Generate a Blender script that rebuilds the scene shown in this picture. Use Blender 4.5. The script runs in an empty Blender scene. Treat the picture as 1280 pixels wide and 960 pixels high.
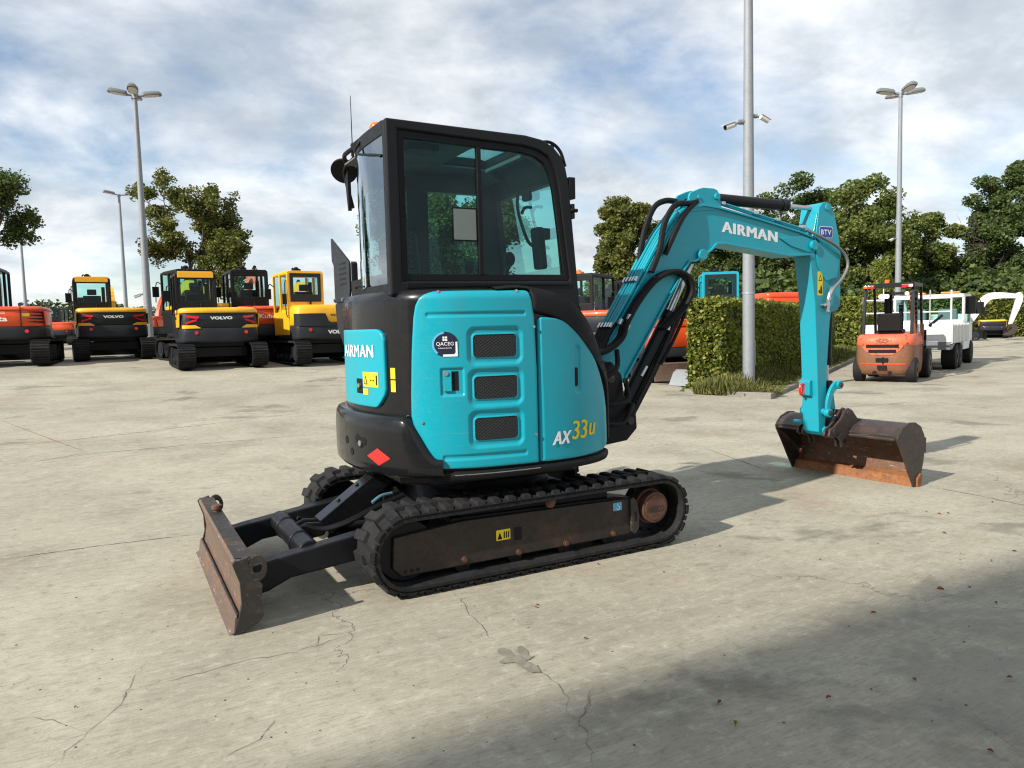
import bpy, bmesh, math, random
import numpy as np
from mathutils import Vector, Matrix, noise as mnoise
R = math.radians
PI = math.pi
random.seed(7)
scene = bpy.context.scene
COL = scene.collection

# ------------------------------------------------------------------ camera, world, sun, exposure
CAM = Vector((-2.146, -4.374, 1.3997)); YAW = 1.0776; PITCH = 0.0760; ROLL = -0.0251; FPX = 931.95
cam_d = bpy.data.cameras.new('camera'); cam = bpy.data.objects.new('camera', cam_d); COL.objects.link(cam)
fw = Vector((math.cos(YAW)*math.cos(PITCH), math.sin(YAW)*math.cos(PITCH), -math.sin(PITCH)))
rt0 = Vector((math.sin(YAW), -math.cos(YAW), 0)); up0 = rt0.cross(fw)
rt = rt0*math.cos(ROLL) + up0*math.sin(ROLL); up = -rt0*math.sin(ROLL) + up0*math.cos(ROLL)
cam.matrix_world = Matrix(((rt.x, up.x, -fw.x, CAM.x), (rt.y, up.y, -fw.y, CAM.y), (rt.z, up.z, -fw.z, CAM.z), (0, 0, 0, 1)))
cam_d.sensor_width = 36; cam_d.lens = 36*FPX/1280; cam_d.clip_start = .05; cam_d.clip_end = 3000
scene.camera = cam
scene.cycles.caustics_reflective = False; scene.cycles.caustics_refractive = False; scene.cycles.filter_width = 1.2
scene.render.resolution_x = 1024; scene.render.resolution_y = 768
scene.view_settings.view_transform = 'Standard'; scene.view_settings.look = 'None'
scene.view_settings.exposure = 0.50; scene.view_settings.gamma = 1
SUN_AZ, SUN_EL = 180+11.0, 34.0        # compass in the x/y plane, measured from +X
w = bpy.data.worlds.new('World'); scene.world = w; w.use_nodes = True
nt = w.node_tree; N = nt.nodes; L = nt.links
for n in list(N): N.remove(n)
def wn(t, **k):
    n = N.new(t)
    for a, b in k.items(): setattr(n, a, b)
    return n
sky = wn('ShaderNodeTexSky', sky_type='NISHITA', sun_disc=False)
sky.sun_elevation = R(SUN_EL); sky.sun_rotation = R(90-SUN_AZ); sky.air_density = 1.0; sky.dust_density = .6; sky.ozone_density = 1.6
tc = wn('ShaderNodeTexCoord'); sep = wn('ShaderNodeSeparateXYZ'); L.new(tc.outputs['Generated'], sep.inputs[0])
def wm(op, a, b=None, c=None, clamp=False):
    n = wn('ShaderNodeMath', operation=op, use_clamp=clamp)
    for i, v in enumerate((a, b, c)):
        if v is None: continue
        if isinstance(v, (int, float)): n.inputs[i].default_value = v
        else: L.new(v, n.inputs[i])
    return n.outputs[0]
zc = wm('MAXIMUM', sep.outputs[2], 0.0); zz = wm('ADD', zc, .34)
cmb = wn('ShaderNodeCombineXYZ'); L.new(wm('DIVIDE', sep.outputs[0], zz), cmb.inputs[0]); L.new(wm('DIVIDE', sep.outputs[1], zz), cmb.inputs[1])
def wnoise(scale, detail, rough, off, dist=0.):
    m = wn('ShaderNodeMapping'); m.inputs['Location'].default_value = off; m.inputs['Rotation'].default_value = (0, 0, .5); m.inputs['Scale'].default_value = (1, 1.15, 1)
    L.new(cmb.outputs[0], m.inputs[0])
    n = wn('ShaderNodeTexNoise'); n.inputs['Scale'].default_value = scale; n.inputs['Detail'].default_value = detail
    n.inputs['Roughness'].default_value = rough; n.inputs['Distortion'].default_value = dist; L.new(m.outputs[0], n.inputs['Vector'])
    return n.outputs['Fac']
def wramp(f, stops):
    r = wn('ShaderNodeValToRGB'); e = r.color_ramp.elements
    while len(e) < len(stops): e.new(.5)
    for q, (p, c) in zip(e, stops): q.position = p; q.color = (c, c, c, 1) if isinstance(c, (int, float)) else (*c, 1)
    L.new(f, r.inputs[0]); return r.outputs[0]
mask = wramp(wnoise(1.7, 10, .58, (3.6, 2.4, 0), .15), [(.36, .12), (.47, .66), (.57, 1)])
shade = wramp(wnoise(2.3, 11, .60, (7.3, 2.2, 0), .15), [(.28, (.46, .51, .57)), (.42, (.60, .65, .70)), (.53, (.84, .87, .90)), (.64, (1.10, 1.11, 1.10))])
big = wramp(wnoise(.5, 3, .5, (1.3, 5.2, 0)), [(.35, .86), (.62, 1.10)])
CLOUD = 7.9
mul = wn('ShaderNodeMix', data_type='RGBA', blend_type='MULTIPLY'); mul.inputs['Factor'].default_value = 1
L.new(shade, mul.inputs['A']); L.new(big, mul.inputs['B'])
sc_ = wn('ShaderNodeVectorMath', operation='SCALE'); L.new(mul.outputs['Result'], sc_.inputs[0]); sc_.inputs['Scale'].default_value = CLOUD
skyb = wn('ShaderNodeVectorMath', operation='SCALE'); L.new(sky.outputs[0], skyb.inputs[0]); skyb.inputs['Scale'].default_value = 1.05
mx = wn('ShaderNodeMix', data_type='RGBA'); L.new(wm('MULTIPLY', mask, .9), mx.inputs['Factor']); L.new(skyb.outputs[0], mx.inputs['A']); L.new(sc_.outputs[0], mx.inputs['B'])
bg = wn('ShaderNodeBackground'); bg.inputs[1].default_value = .10; L.new(mx.outputs['Result'], bg.inputs[0])
wo = wn('ShaderNodeOutputWorld'); L.new(bg.outputs[0], wo.inputs[0])
sd = bpy.data.lights.new('sun', 'SUN'); sd.energy = 4.6; sd.angle = R(.8); sd.color = (1, .945, .86)
sun = bpy.data.objects.new('sun', sd); COL.objects.link(sun)
SUNV = Vector((math.cos(R(SUN_AZ))*math.cos(R(SUN_EL)), math.sin(R(SUN_AZ))*math.cos(R(SUN_EL)), math.sin(R(SUN_EL))))
sun.rotation_euler = SUNV.to_track_quat('Z', 'Y').to_euler(); sun.location = (-20, -10, 30)

# ------------------------------------------------------------------ materials
class NB:
    def __init__(s, name):
        s.m = bpy.data.materials.new(name); s.m.use_nodes = True; s.t = s.m.node_tree
        for n in list(s.t.nodes): s.t.nodes.remove(n)
        s.out = s.n('ShaderNodeOutputMaterial')
    def n(s, t, **k):
        n = s.t.nodes.new(t)
        for a, b in k.items(): setattr(n, a, b)
        return n
    def l(s, a, b): s.t.links.new(a, b)
    def coord(s, kind='Object'): return s.n('ShaderNodeTexCoord').outputs[kind]
    def mapping(s, vec, scale=(1, 1, 1), rot=(0, 0, 0), loc=(0, 0, 0)):
        m = s.n('ShaderNodeMapping'); m.inputs['Scale'].default_value = scale; m.inputs['Rotation'].default_value = rot; m.inputs['Location'].default_value = loc
        s.l(vec, m.inputs[0]); return m.outputs[0]
    def noise(s, vec, scale, detail=6, rough=.6, dist=0, out='Fac'):
        n = s.n('ShaderNodeTexNoise'); n.inputs['Scale'].default_value = scale; n.inputs['Detail'].default_value = detail
        n.inputs['Roughness'].default_value = rough; n.inputs['Distortion'].default_value = dist; s.l(vec, n.inputs['Vector']); return n.outputs[out]
    def ramp(s, f, stops, interp='LINEAR'):
        r = s.n('ShaderNodeValToRGB'); r.color_ramp.interpolation = interp; e = r.color_ramp.elements
        while len(e) < len(stops): e.new(.5)
        for q, (p, c) in zip(e, stops): q.position = p; q.color = (c, c, c, 1) if isinstance(c, (int, float)) else (*c[:3], 1)
        s.l(f, r.inputs[0]); return r.outputs[0]
    def math(s, op, a, b=None, clamp=False):
        n = s.n('ShaderNodeMath', operation=op, use_clamp=clamp)
        for i, v in enumerate((a, b)):
            if v is None: continue
            if isinstance(v, (int, float)): n.inputs[i].default_value = v
            else: s.l(v, n.inputs[i])
        return n.outputs[0]
    def mix(s, f, a, b, blend='MIX'):
        n = s.n('ShaderNodeMix', data_type='RGBA', blend_type=blend)
        for k, v in (('Factor', f), ('A', a), ('B', b)):
            if isinstance(v, (int, float)):
                n.inputs[k].default_value = v if k == 'Factor' else (v, v, v, 1)
            elif isinstance(v, tuple): n.inputs[k].default_value = (*v[:3], 1)
            else: s.l(v, n.inputs[k])
        return n.outputs['Result']
    def bump(s, h, strength=.3, dist=.01, normal=None):
        b = s.n('ShaderNodeBump'); b.inputs['Strength'].default_value = strength; b.inputs['Distance'].default_value = dist; s.l(h, b.inputs['Height'])
        if normal is not None: s.l(normal, b.inputs['Normal'])
        return b.outputs[0]
    def bsdf(s, color, rough=.5, metal=0, normal=None, coat=0, spec=.5, **k):
        p = s.n('ShaderNodeBsdfPrincipled')
        for key, v in (('Base Color', color), ('Roughness', rough), ('Metallic', metal)):
            if isinstance(v, tuple): p.inputs[key].default_value = (*v[:3], 1)
            elif isinstance(v, (int, float)): p.inputs[key].default_value = v
            else: s.l(v, p.inputs[key])
        p.inputs['Coat Weight'].default_value = coat; p.inputs['Coat Roughness'].default_value = .08; p.inputs['Specular IOR Level'].default_value = spec
        if normal is not None: s.l(normal, p.inputs['Normal'])
        for key, v in k.items(): p.inputs[key].default_value = v
        s.l(p.outputs[0], s.out.inputs[0]); return p

def paint(name, col, rough=.35, coat=.0, dirt=.25, dirtcol=(.16, .13, .10), scale=3., chips=0., chipcol=(.05, .03, .02), metal=0., wav=.02, spec=None, scratch=0.):
    if spec is None: spec = .16 if max(col) < .03 else .45
    b = NB(name); v = b.coord()
    n1 = b.noise(v, scale, 8, .65); n2 = b.noise(v, scale*9, 6, .7)
    c = b.mix(b.math('MULTIPLY', b.ramp(n1, [(.45, 0), (.75, 1)]), dirt), col, dirtcol)
    c = b.mix(b.math('MULTIPLY', b.ramp(n2, [(.5, 0), (.8, 1)]), dirt*.6), c, dirtcol)
    if scratch > 0:
        sc_ = b.noise(b.mapping(v, (1.2, 1.2, 26), (0, R(12), 0)), 3.2, 6, .7)
        c = b.mix(b.math('MULTIPLY', b.ramp(sc_, [(.60, 0), (.72, 1)]), scratch), c, (.30, .42, .44))
        vv_ = b.noise(b.mapping(v, (9, 9, .8)), 1.3, 7, .7)
        c = b.mix(b.math('MULTIPLY', b.ramp(vv_, [(.52, 0), (.72, 1)]), scratch*1.3), c, (.10, .13, .12))
    if chips > 0:
        n3 = b.noise(v, scale*5, 10, .75, .3)
        c = b.mix(b.ramp(n3, [(.70-chips*.3, 0), (.72-chips*.3, 1)]), c, chipcol)
    r = b.ramp(n2, [(.3, rough*.8), (.8, min(1, rough*1.35+.05))])
    nn = b.bump(b.noise(v, 6, 3, .5), wav, .02)
    b.bsdf(c, r, metal, nn, coat, spec)
    return b.m

M = {}
M['teal'] = paint('teal_paint', (.0, .33, .42), .36, .12, .10, (.10, .12, .10), scratch=.16)
M['teal_worn'] = paint('teal_worn_paint', (.0, .30, .39), .42, .2, .22, (.10, .11, .09), chips=.10, chipcol=(.12, .10, .09))
M['black_gloss'] = paint('charcoal_gloss_paint', (.009, .0095, .011), .26, .3, .07, (.07, .065, .06))
M['black'] = paint('black_steel_paint', (.008, .0085, .011), .42, .1, .12, (.06, .055, .045))
M['cabblack'] = paint('cab_frame_paint', (.012, .0135, .0145), .42, .0, .10, (.05, .05, .048))
M['plastic'] = paint('black_plastic', (.009, .009, .010), .55, 0, .12, (.04, .038, .035))
M['interior'] = paint('cab_lining', (.018, .019, .019), .8, 0, .1, (.07, .07, .065))
M['ceiling'] = paint('cab_headlining', (.13, .14, .135), .85, 0, .2, (.09, .09, .085))
M['white'] = paint('white_paint', (.72, .72, .70), .45, 0, .25, (.35, .32, .27))
M['decalwhite'] = paint('white_decal', (.85, .86, .86), .4, 0, .05)
M['decalyellow'] = paint('yellow_decal', (.80, .62, .02), .45, 0, .12)
M['decalred'] = paint('red_reflector', (.75, .02, .015), .35, .3, .05)
M['decalblue'] = paint('blue_decal', (.02, .05, .30), .4, 0, .05)
M['decallight'] = paint('light_blue_decal', (.10, .40, .62), .4, 0, .05)
M['decalblack'] = paint('black_print', (.01, .01, .012), .5, 0, .02)
M['orange'] = paint('orange_red_paint', (.72, .075, .012), .38, .3, .18, (.2, .09, .05))
M['orange_worn'] = paint('worn_orange_paint', (.74, .14, .06), .5, 0, .35, (.28, .11, .06), chips=.46, chipcol=(.16, .06, .035))
M['rustbrown'] = paint('brown_worn_cast_iron', (.20, .085, .045), .6, 0, .5, (.30, .13, .06), chips=.28, chipcol=(.62, .20, .10))
M['yellow'] = paint('yellow_paint', (.85, .43, .012), .38, .3, .14, (.3, .18, .06))
M['amber'] = paint('amber_plastic', (.80, .16, .01), .25, .5, .05)
M['redlens'] = paint('red_lens', (.60, .015, .02), .25, .5, .05)
M['grey'] = paint('dark_grey_paint', (.020, .023, .028), .45, .1, .12, (.08, .075, .07))
M['midgrey'] = paint('grey_paint', (.16, .165, .17), .5, 0, .25, (.2, .18, .16))
M['steel'] = paint('bright_steel', (.55, .55, .56), .28, 0, .2, (.25, .22, .2), metal=.9)
M['galv'] = paint('galvanised_steel', (.27, .29, .31), .6, 0, .4, (.17, .175, .18), scale=9, metal=.25)
M['paper'] = paint('grey_paper', (.17, .20, .185), .7, 0, .1)  # shade and tint of the cab glass put into the paper colour
M['concrete_dark'] = paint('kerb_concrete', (.23, .21, .18), .9, 0, .6, (.09, .08, .07), scale=4)

M['decalnavy'] = paint('navy_decal', (.008, .010, .035), .4, 0, .05)
M['hoseblue'] = paint('blue_hose', (.08, .20, .28), .5, 0, .3)
M['scuff'] = paint('rubber_scuff_mark', (.17, .158, .125), .8, 0, .9, (.30, .275, .21), scale=14)
M['joint'] = paint('slab_joint', (.12, .105, .085), .9, 0, .8, (.26, .23, .18), scale=3)
def m_rubber():
    b = NB('worn_rubber'); v = b.coord()
    n1 = b.noise(v, 5, 8, .7); n2 = b.noise(v, 40, 5, .7)
    geo = b.n('ShaderNodeNewGeometry'); sp = b.n('ShaderNodeSeparateXYZ'); b.l(geo.outputs['Normal'], sp.inputs[0])
    c = b.mix(b.ramp(n1, [(.35, 0), (.75, 1)]), (.012, .012, .0135), (.030, .029, .028))
    c = b.mix(b.math('MULTIPLY', b.ramp(n2, [(.5, 0), (.75, 1)]), .3), c, (.06, .056, .05))
    b.bsdf(c, .78, 0, b.bump(n2, .25, .004), 0, .18); return b.m
M['rubber'] = m_rubber()
def m_rusty(name, base, rust, amount=.5, bright=None, rough=.7, scale=4):
    b = NB(name); v = b.coord()
    n1 = b.noise(v, scale, 10, .7, .4); n2 = b.noise(v, scale*6, 8, .75); n3 = b.noise(b.mapping(v, (3, 1, 9)), scale*2, 8, .7)
    c = b.mix(b.ramp(n1, [(.60-amount*.3, 0), (.72-amount*.2, 1)]), base, rust)
    c = b.mix(b.math('MULTIPLY', b.ramp(n2, [(.48, 0), (.7, 1)]), .55), c, tuple(x*.35 for x in rust))
    if bright: c = b.mix(b.ramp(n3, [(.60, 0), (.66, 1)]), c, bright)
    b.bsdf(c, b.ramp(n2, [(.3, rough*.75), (.8, min(1, rough*1.2))]), .25, b.bump(n2, .35, .004)); return b.m
M['blade_face'] = m_rusty('scraped_rusty_steel', (.15, .105, .08), (.22, .115, .07), .35, (.32, .30, .28), .6)
M['blade_side'] = m_rusty('worn_black_steel', (.035, .031, .028), (.09, .06, .042), .35, (.14, .12, .10), .6)
M['frame_plate'] = m_rusty('dirty_brown_black_steel', (.030, .023, .019), (.065, .036, .025), .36, None, .65)
M['hub'] = m_rusty('rusty_brown_hub', (.10, .045, .03), (.16, .075, .05), .5, None, .7, 9)
M['bucket'] = m_rusty('dark_worn_bucket_steel', (.050, .040, .037), (.095, .055, .044), .32, (.13, .11, .10), .45)
M['bucket_in'] = m_rusty('rusty_bucket_inside', (.15, .075, .045), (.20, .10, .06), .5, (.36, .30, .25), .75, 4)
M['edge'] = m_rusty('orange_rust_cutting_edge', (.30, .12, .04), (.22, .09, .04), .55, (.26, .20, .16), .8, 5)

def m_glass(name, tint, refl=1.0, base=.10):
    b = NB(name); t = b.n('ShaderNodeBsdfTransparent'); t.inputs[0].default_value = (*tint, 1)
    g = b.n('ShaderNodeBsdfGlossy'); g.inputs['Roughness'].default_value = .02; g.inputs[0].default_value = (.9, .95, 1, 1)
    f = b.n('ShaderNodeFresnel'); f.inputs[0].default_value = 1.5
    x = b.n('ShaderNodeMixShader'); b.l(b.math('MULTIPLY', f.outputs[0], refl), x.inputs[0]); b.l(t.outputs[0], x.inputs[1]); b.l(g.outputs[0], x.inputs[2])
    b.l(x.outputs[0], b.out.inputs[0]); return b.m
M['glass'] = m_glass('tinted_green_glass', (.68, .90, .88), .40)
M['glass_dark'] = m_glass('dark_glass', (.42, .52, .52), 2.2)

def m_grille():
    b = NB('black_wire_mesh'); v = b.coord(); s = b.n('ShaderNodeSeparateXYZ'); b.l(v, s.inputs[0])
    def lines(k1, k2):
        a = b.math('ADD', b.math('MULTIPLY', s.outputs[0], k1), b.math('MULTIPLY', s.outputs[2], k2))
        return b.math('LESS_THAN', b.math('FRACT', a), .22)
    ln = b.math('MAXIMUM', lines(42, 62), lines(-42, 62), True)
    b.bsdf(b.mix(ln, (.0012, .0012, .0015), (.022, .023, .025)), .6, 0, b.bump(ln, .6, .003)); return b.m
M['grille'] = m_grille()

def m_leaf(name, c0, c1, c2, trans=.30):
    b = NB(name); g = b.n('ShaderNodeNewGeometry')
    c = b.ramp(g.outputs['Random Per Island'], [(0, c0), (.55, c1), (1, c2)])
    p = b.n('ShaderNodeBsdfPrincipled'); p.inputs['Roughness'].default_value = .55; p.inputs['Specular IOR Level'].default_value = .3; b.l(c, p.inputs['Base Color'])
    t = b.n('ShaderNodeBsdfTranslucent'); b.l(b.mix(1., c, (1.2, 1.25, .5), 'MULTIPLY'), t.inputs[0])
    x = b.n('ShaderNodeMixShader'); x.inputs[0].default_value = trans; b.l(p.outputs[0], x.inputs[1]); b.l(t.outputs[0], x.inputs[2]); b.l(x.outputs[0], b.out.inputs[0]); return b.m
M['leaf_oak'] = m_leaf('oak_leaves', (.05, .07, .015), (.115, .135, .032), (.23, .215, .06))
M['leaf_dark'] = m_leaf('dark_leaves', (.038, .068, .022), (.08, .118, .035), (.15, .185, .055), .32)
M['leaf_mid'] = m_leaf('mid_green_leaves', (.055, .09, .02), (.12, .155, .038), (.24, .24, .07))
M['leaf_hedge'] = m_leaf('beech_hedge_leaves', (.060, .095, .016), (.17, .20, .034), (.38, .37, .10), .38)
M['leaf_far'] = m_leaf('far_leaves', (.05, .07, .035), (.075, .095, .045), (.115, .13, .065), .2)
M['grassblade'] = m_leaf('verge_grass', (.06, .085, .015), (.14, .15, .04), (.30, .26, .11), .3)
M['dryleaf'] = m_leaf('dry_brown_leaf', (.16, .05, .02), (.24, .08, .03), (.30, .13, .05), .2)
M['bark'] = paint('grey_brown_bark', (.085, .07, .055), .9, 0, .5, (.04, .035, .03), scale=8)
M['hedgecore'] = paint('hedge_twigs', (.018, .024, .008), .95, 0, .3, (.03, .03, .02))

def m_concrete():
    b = NB('worn_concrete_yard'); v = b.coord('Object')
    big = b.noise(v, .16, 6, .6); mid = b.noise(v, .9, 8, .62, .3); fine = b.noise(v, 14, 8, .72); vf = b.noise(v, 90, 4, .7)
    dv = b.mapping(v, (1.3, 9, 1), (0, 0, R(-38))); streak = b.noise(dv, 1.6, 8, .68, .1)
    dv2 = b.mapping(v, (9, 60, 1), (0, 0, R(-38))); fs = b.noise(dv2, 1.5, 4, .6)
    c = b.ramp(mid, [(.30, (.250, .228, .172)), (.45, (.340, .314, .240)), (.60, (.410, .382, .295))])
    c = b.mix(b.ramp(big, [(.46, 0.), (.62, .40)]), c, (.25, .225, .168))
    c = b.mix(b.math('MULTIPLY', b.ramp(streak, [(.50, 0), (.66, 1)]), .30), c, (.48, .45, .36))
    c = b.mix(b.math('MULTIPLY', b.ramp(streak, [(.30, 1), (.42, 0)]), .16), c, (.17, .152, .115))
    c = b.mix(b.math('MULTIPLY', b.ramp(fs, [(.38, 1), (.5, 0)]), .42), c, (.20, .18, .14))
    c = b.mix(b.math('MULTIPLY', b.ramp(fine, [(.54, 0), (.66, 1)]), .45), c, (.50, .47, .39))
    c = b.mix(b.math('MULTIPLY', b.ramp(fine, [(.33, 1), (.45, 0)]), .50), c, (.15, .135, .10))
    c = b.mix(b.math('MULTIPLY', b.ramp(vf, [(.33, 1), (.42, 0)]), .5), c, (.12, .105, .085))
    # rusty / tan stains and dark oil or damp blotches
    tan = b.noise(v, .55, 5, .6, .2)
    c = b.mix(b.math('MULTIPLY', b.ramp(tan, [(.58, 0), (.74, 1)]), .4), c, (.30, .20, .125))
    oil = b.noise(b.mapping(v, loc=(4.2, 8.1, 0)), .8, 7, .62, .5)
    c = b.mix(b.math('MULTIPLY', b.ramp(oil, [(.595, 0), (.66, 1)]), .5), c, (.085, .077, .062))
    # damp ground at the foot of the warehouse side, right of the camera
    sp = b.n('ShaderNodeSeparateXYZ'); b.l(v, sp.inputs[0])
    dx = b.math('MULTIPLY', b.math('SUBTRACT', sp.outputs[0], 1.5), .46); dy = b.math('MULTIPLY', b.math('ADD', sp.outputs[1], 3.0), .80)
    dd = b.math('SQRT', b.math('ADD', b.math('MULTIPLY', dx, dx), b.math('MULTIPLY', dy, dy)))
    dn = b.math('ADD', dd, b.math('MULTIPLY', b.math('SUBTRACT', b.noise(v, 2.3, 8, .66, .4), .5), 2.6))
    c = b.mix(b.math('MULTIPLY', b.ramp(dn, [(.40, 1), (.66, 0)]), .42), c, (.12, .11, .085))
    # hairline cracks
    def cracks(sc, wd, off, dens):
        ds = b.noise(b.mapping(v, loc=off), 1.7, 6, .65, 0, 'Color')
        vv = b.n('ShaderNodeVectorMath', operation='ADD'); b.l(b.mapping(v, loc=off), vv.inputs[0])
        s2 = b.n('ShaderNodeVectorMath', operation='SCALE'); b.l(ds, s2.inputs[0]); s2.inputs['Scale'].default_value = .75; b.l(s2.outputs[0], vv.inputs[1])
        vo = b.n('ShaderNodeTexVoronoi', feature='DISTANCE_TO_EDGE', voronoi_dimensions='2D'); vo.inputs['Scale'].default_value = sc; b.l(vv.outputs[0], vo.inputs['Vector'])
        a = b.ramp(vo.outputs['Distance'], [(0, 1), (wd, 0)])
        return b.math('MULTIPLY', a, b.ramp(b.noise(b.mapping(v, loc=off), .5, 3, .5), [(dens, 0), (dens+.05, 1)]))
    cr = b.math('MAXIMUM', cracks(.42, .0022, (1.3, .2, 0), .54), cracks(1.1, .0035, (5.3, 2.2, 0), .60), True)
    c = b.mix(b.math('MULTIPLY', cr, .5), c, (.06, .052, .042))
    h = b.math('ADD', b.math('MULTIPLY', fine, .5), b.math('MULTIPLY', fs, .4)); h = b.math('SUBTRACT', h, b.math('MULTIPLY', cr, .6))
    rough = b.ramp(dn, [(.42, .55), (.72, .88)])
    b.bsdf(c, rough, 0, b.bump(h, .6, .008), 0, .3); return b.m
M['concrete'] = m_concrete()
def m_soil():
    b = NB('field_grass'); v = b.coord(); b.bsdf(b.ramp(b.noise(v, 1.2, 8, .7), [(.3, (.05, .065, .015)), (.7, (.13, .125, .045))]), .95, 0, b.bump(b.noise(v, 12, 6, .7), .6, .03)); return b.m
M['verge'] = m_soil()
# ------------------------------------------------------------------ mesh helpers
class MB:
    """collects shapes, linked as ONE mesh object by build()"""
    def __init__(s): s.v = []; s.f = []
    def add(s, vs, fs):
        o = len(s.v); s.v += [tuple(p) for p in vs]; s.f += [tuple(i+o for i in f) for f in fs]; return s
    def box(s, x0, x1, y0, y1, z0, z1, mat=None):
        vs = [Vector((x, y, z)) for x in (x0, x1) for y in (y0, y1) for z in (z0, z1)]
        if mat: vs = [mat @ p for p in vs]
        return s.add(vs, [(0, 1, 3, 2), (4, 6, 7, 5), (0, 4, 5, 1), (2, 3, 7, 6), (0, 2, 6, 4), (1, 5, 7, 3)])
    def prism(s, pts, a, b, axis='y', fn=None):
        """polygon given in the two other axes, extruded along axis from a to b"""
        n = len(pts); vs = []
        for q in (a, b):
            for p, r in pts:
                c = {'y': (p, q, r), 'x': (q, p, r), 'z': (p, r, q)}[axis]
                vs.append(Vector(c) if fn is None else fn(Vector(c)))
        return s.add(vs, [tuple(range(n))[::-1], tuple(range(n, 2*n))] + [(i, (i+1) % n, n+(i+1) % n, n+i) for i in range(n)])
    def cyl(s, p0, p1, r0, r1=None, n=16, caps=True):
        p0 = Vector(p0); p1 = Vector(p1); r1 = r0 if r1 is None else r1
        d = (p1-p0).normalized(); a = d.orthogonal().normalized(); b = d.cross(a)
        vs = [p0+(a*math.cos(t)+b*math.sin(t))*r0 for t in [2*PI*i/n for i in range(n)]] + [p1+(a*math.cos(t)+b*math.sin(t))*r1 for t in [2*PI*i/n for i in range(n)]]
        fs = [(i, (i+1) % n, n+(i+1) % n, n+i) for i in range(n)]
        if caps: fs += [tuple(range(n))[::-1], tuple(range(n, 2*n))]
        return s.add(vs, fs)
    def tube(s, pts, r, n=8, smooth=True, taper=None):
        P = [Vector(p) for p in pts]
        if smooth and len(P) > 2:
            Q = []; E_ = [2*P[0]-P[1]]+P+[2*P[-1]-P[-2]]
            for i in range(1, len(E_)-2):
                a, b, c, d = E_[i-1:i+3]
                for k in range(5):
                    t = k/5; Q.append(.5*((2*b)+(c-a)*t+(2*a-5*b+4*c-d)*t*t+(3*b-a-3*c+d)*t**3))
            Q.append(P[-1]); P = Q
        m = len(P); o = None; rings = []
        a = None
        for i, p in enumerate(P):
            d = (P[min(i+1, m-1)]-P[max(i-1, 0)]).normalized()
            a = d.orthogonal().normalized() if a is None else (a-d*a.dot(d)).normalized()
            b = d.cross(a); rr = r if taper is None else r+(taper-r)*i/(m-1)
            rings += [p+(a*math.cos(2*PI*k/n)+b*math.sin(2*PI*k/n))*rr for k in range(n)]
        fs = [(i*n+k, i*n+(k+1) % n, (i+1)*n+(k+1) % n, (i+1)*n+k) for i in range(m-1) for k in range(n)]
        fs += [tuple(range(n))[::-1], tuple(range((m-1)*n, m*n))]
        return s.add(rings, fs)
    def ball(s, c, r, sx=1, sy=1, sz=1, nu=14, nv=9):
        vs = []; c = Vector(c)
        for j in range(nv+1):
            ph = PI*j/nv
            for i in range(nu):
                th = 2*PI*i/nu; vs.append(c+Vector((math.sin(ph)*math.cos(th)*sx, math.sin(ph)*math.sin(th)*sy, math.cos(ph)*sz))*r)
        return s.add(vs, [(j*nu+i, (j+1)*nu+i, (j+1)*nu+(i+1) % nu, j*nu+(i+1) % nu) for j in range(nv) for i in range(nu)])
    def build(s, name, mat, parent=None, bevel=0., seg=2, sharp=35, solid=0.):
        me = bpy.data.meshes.new(name); me.from_pydata(s.v, [], s.f); me.validate()
        bm = bmesh.new(); bm.from_mesh(me); bmesh.ops.recalc_face_normals(bm, faces=bm.faces); bm.to_mesh(me); bm.free()
        me.materials.append(M[mat] if isinstance(mat, str) else mat)
        me.polygons.foreach_set('use_smooth', [True]*len(me.polygons)); me.set_sharp_from_angle(angle=R(sharp))
        o = bpy.data.objects.new(name, me); COL.objects.link(o)
        if parent: o.parent = parent
        if solid:
            m = o.modifiers.new('solid', 'SOLIDIFY'); m.thickness = solid; m.offset = 0
        if bevel:
            m = o.modifiers.new('bevel', 'BEVEL'); m.width = bevel; m.segments = seg; m.limit_method = 'ANGLE'; m.angle_limit = R(40); m.harden_normals = True
        return o
def thing(name, label, cat, loc=(0, 0, 0), rz=0, group=None):
    o = bpy.data.objects.new(name, None); COL.objects.link(o); o.location = loc; o.rotation_euler = (0, 0, rz)
    o.empty_display_size = .2; return tag(o, label, cat, group)
def tag(o, label, cat, group=None):
    o['label'] = label; o['category'] = cat
    if group: o['group'] = group
    return o
def lab(o, label): o['label'] = label; return o
def kind(o, k): o['kind'] = k; return o
def kids(o): return [c for c in bpy.data.objects if c.parent is o]
def copy_tree(o, parent=None, tree=None):
    if tree is None:
        tree = {}
        for q in bpy.data.objects:
            if q.parent: tree.setdefault(q.parent.name, []).append(q)
    c = o.copy(); COL.objects.link(c); c.parent = parent
    for ch in tree.get(o.name, []): copy_tree(ch, c, tree)
    return c
def T(x=0, y=0, z=0, rx=0, ry=0, rz=0):
    return Matrix.Translation((x, y, z)) @ Matrix.Rotation(rz, 4, 'Z') @ Matrix.Rotation(ry, 4, 'Y') @ Matrix.Rotation(rx, 4, 'X')
_fc = {}
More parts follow.
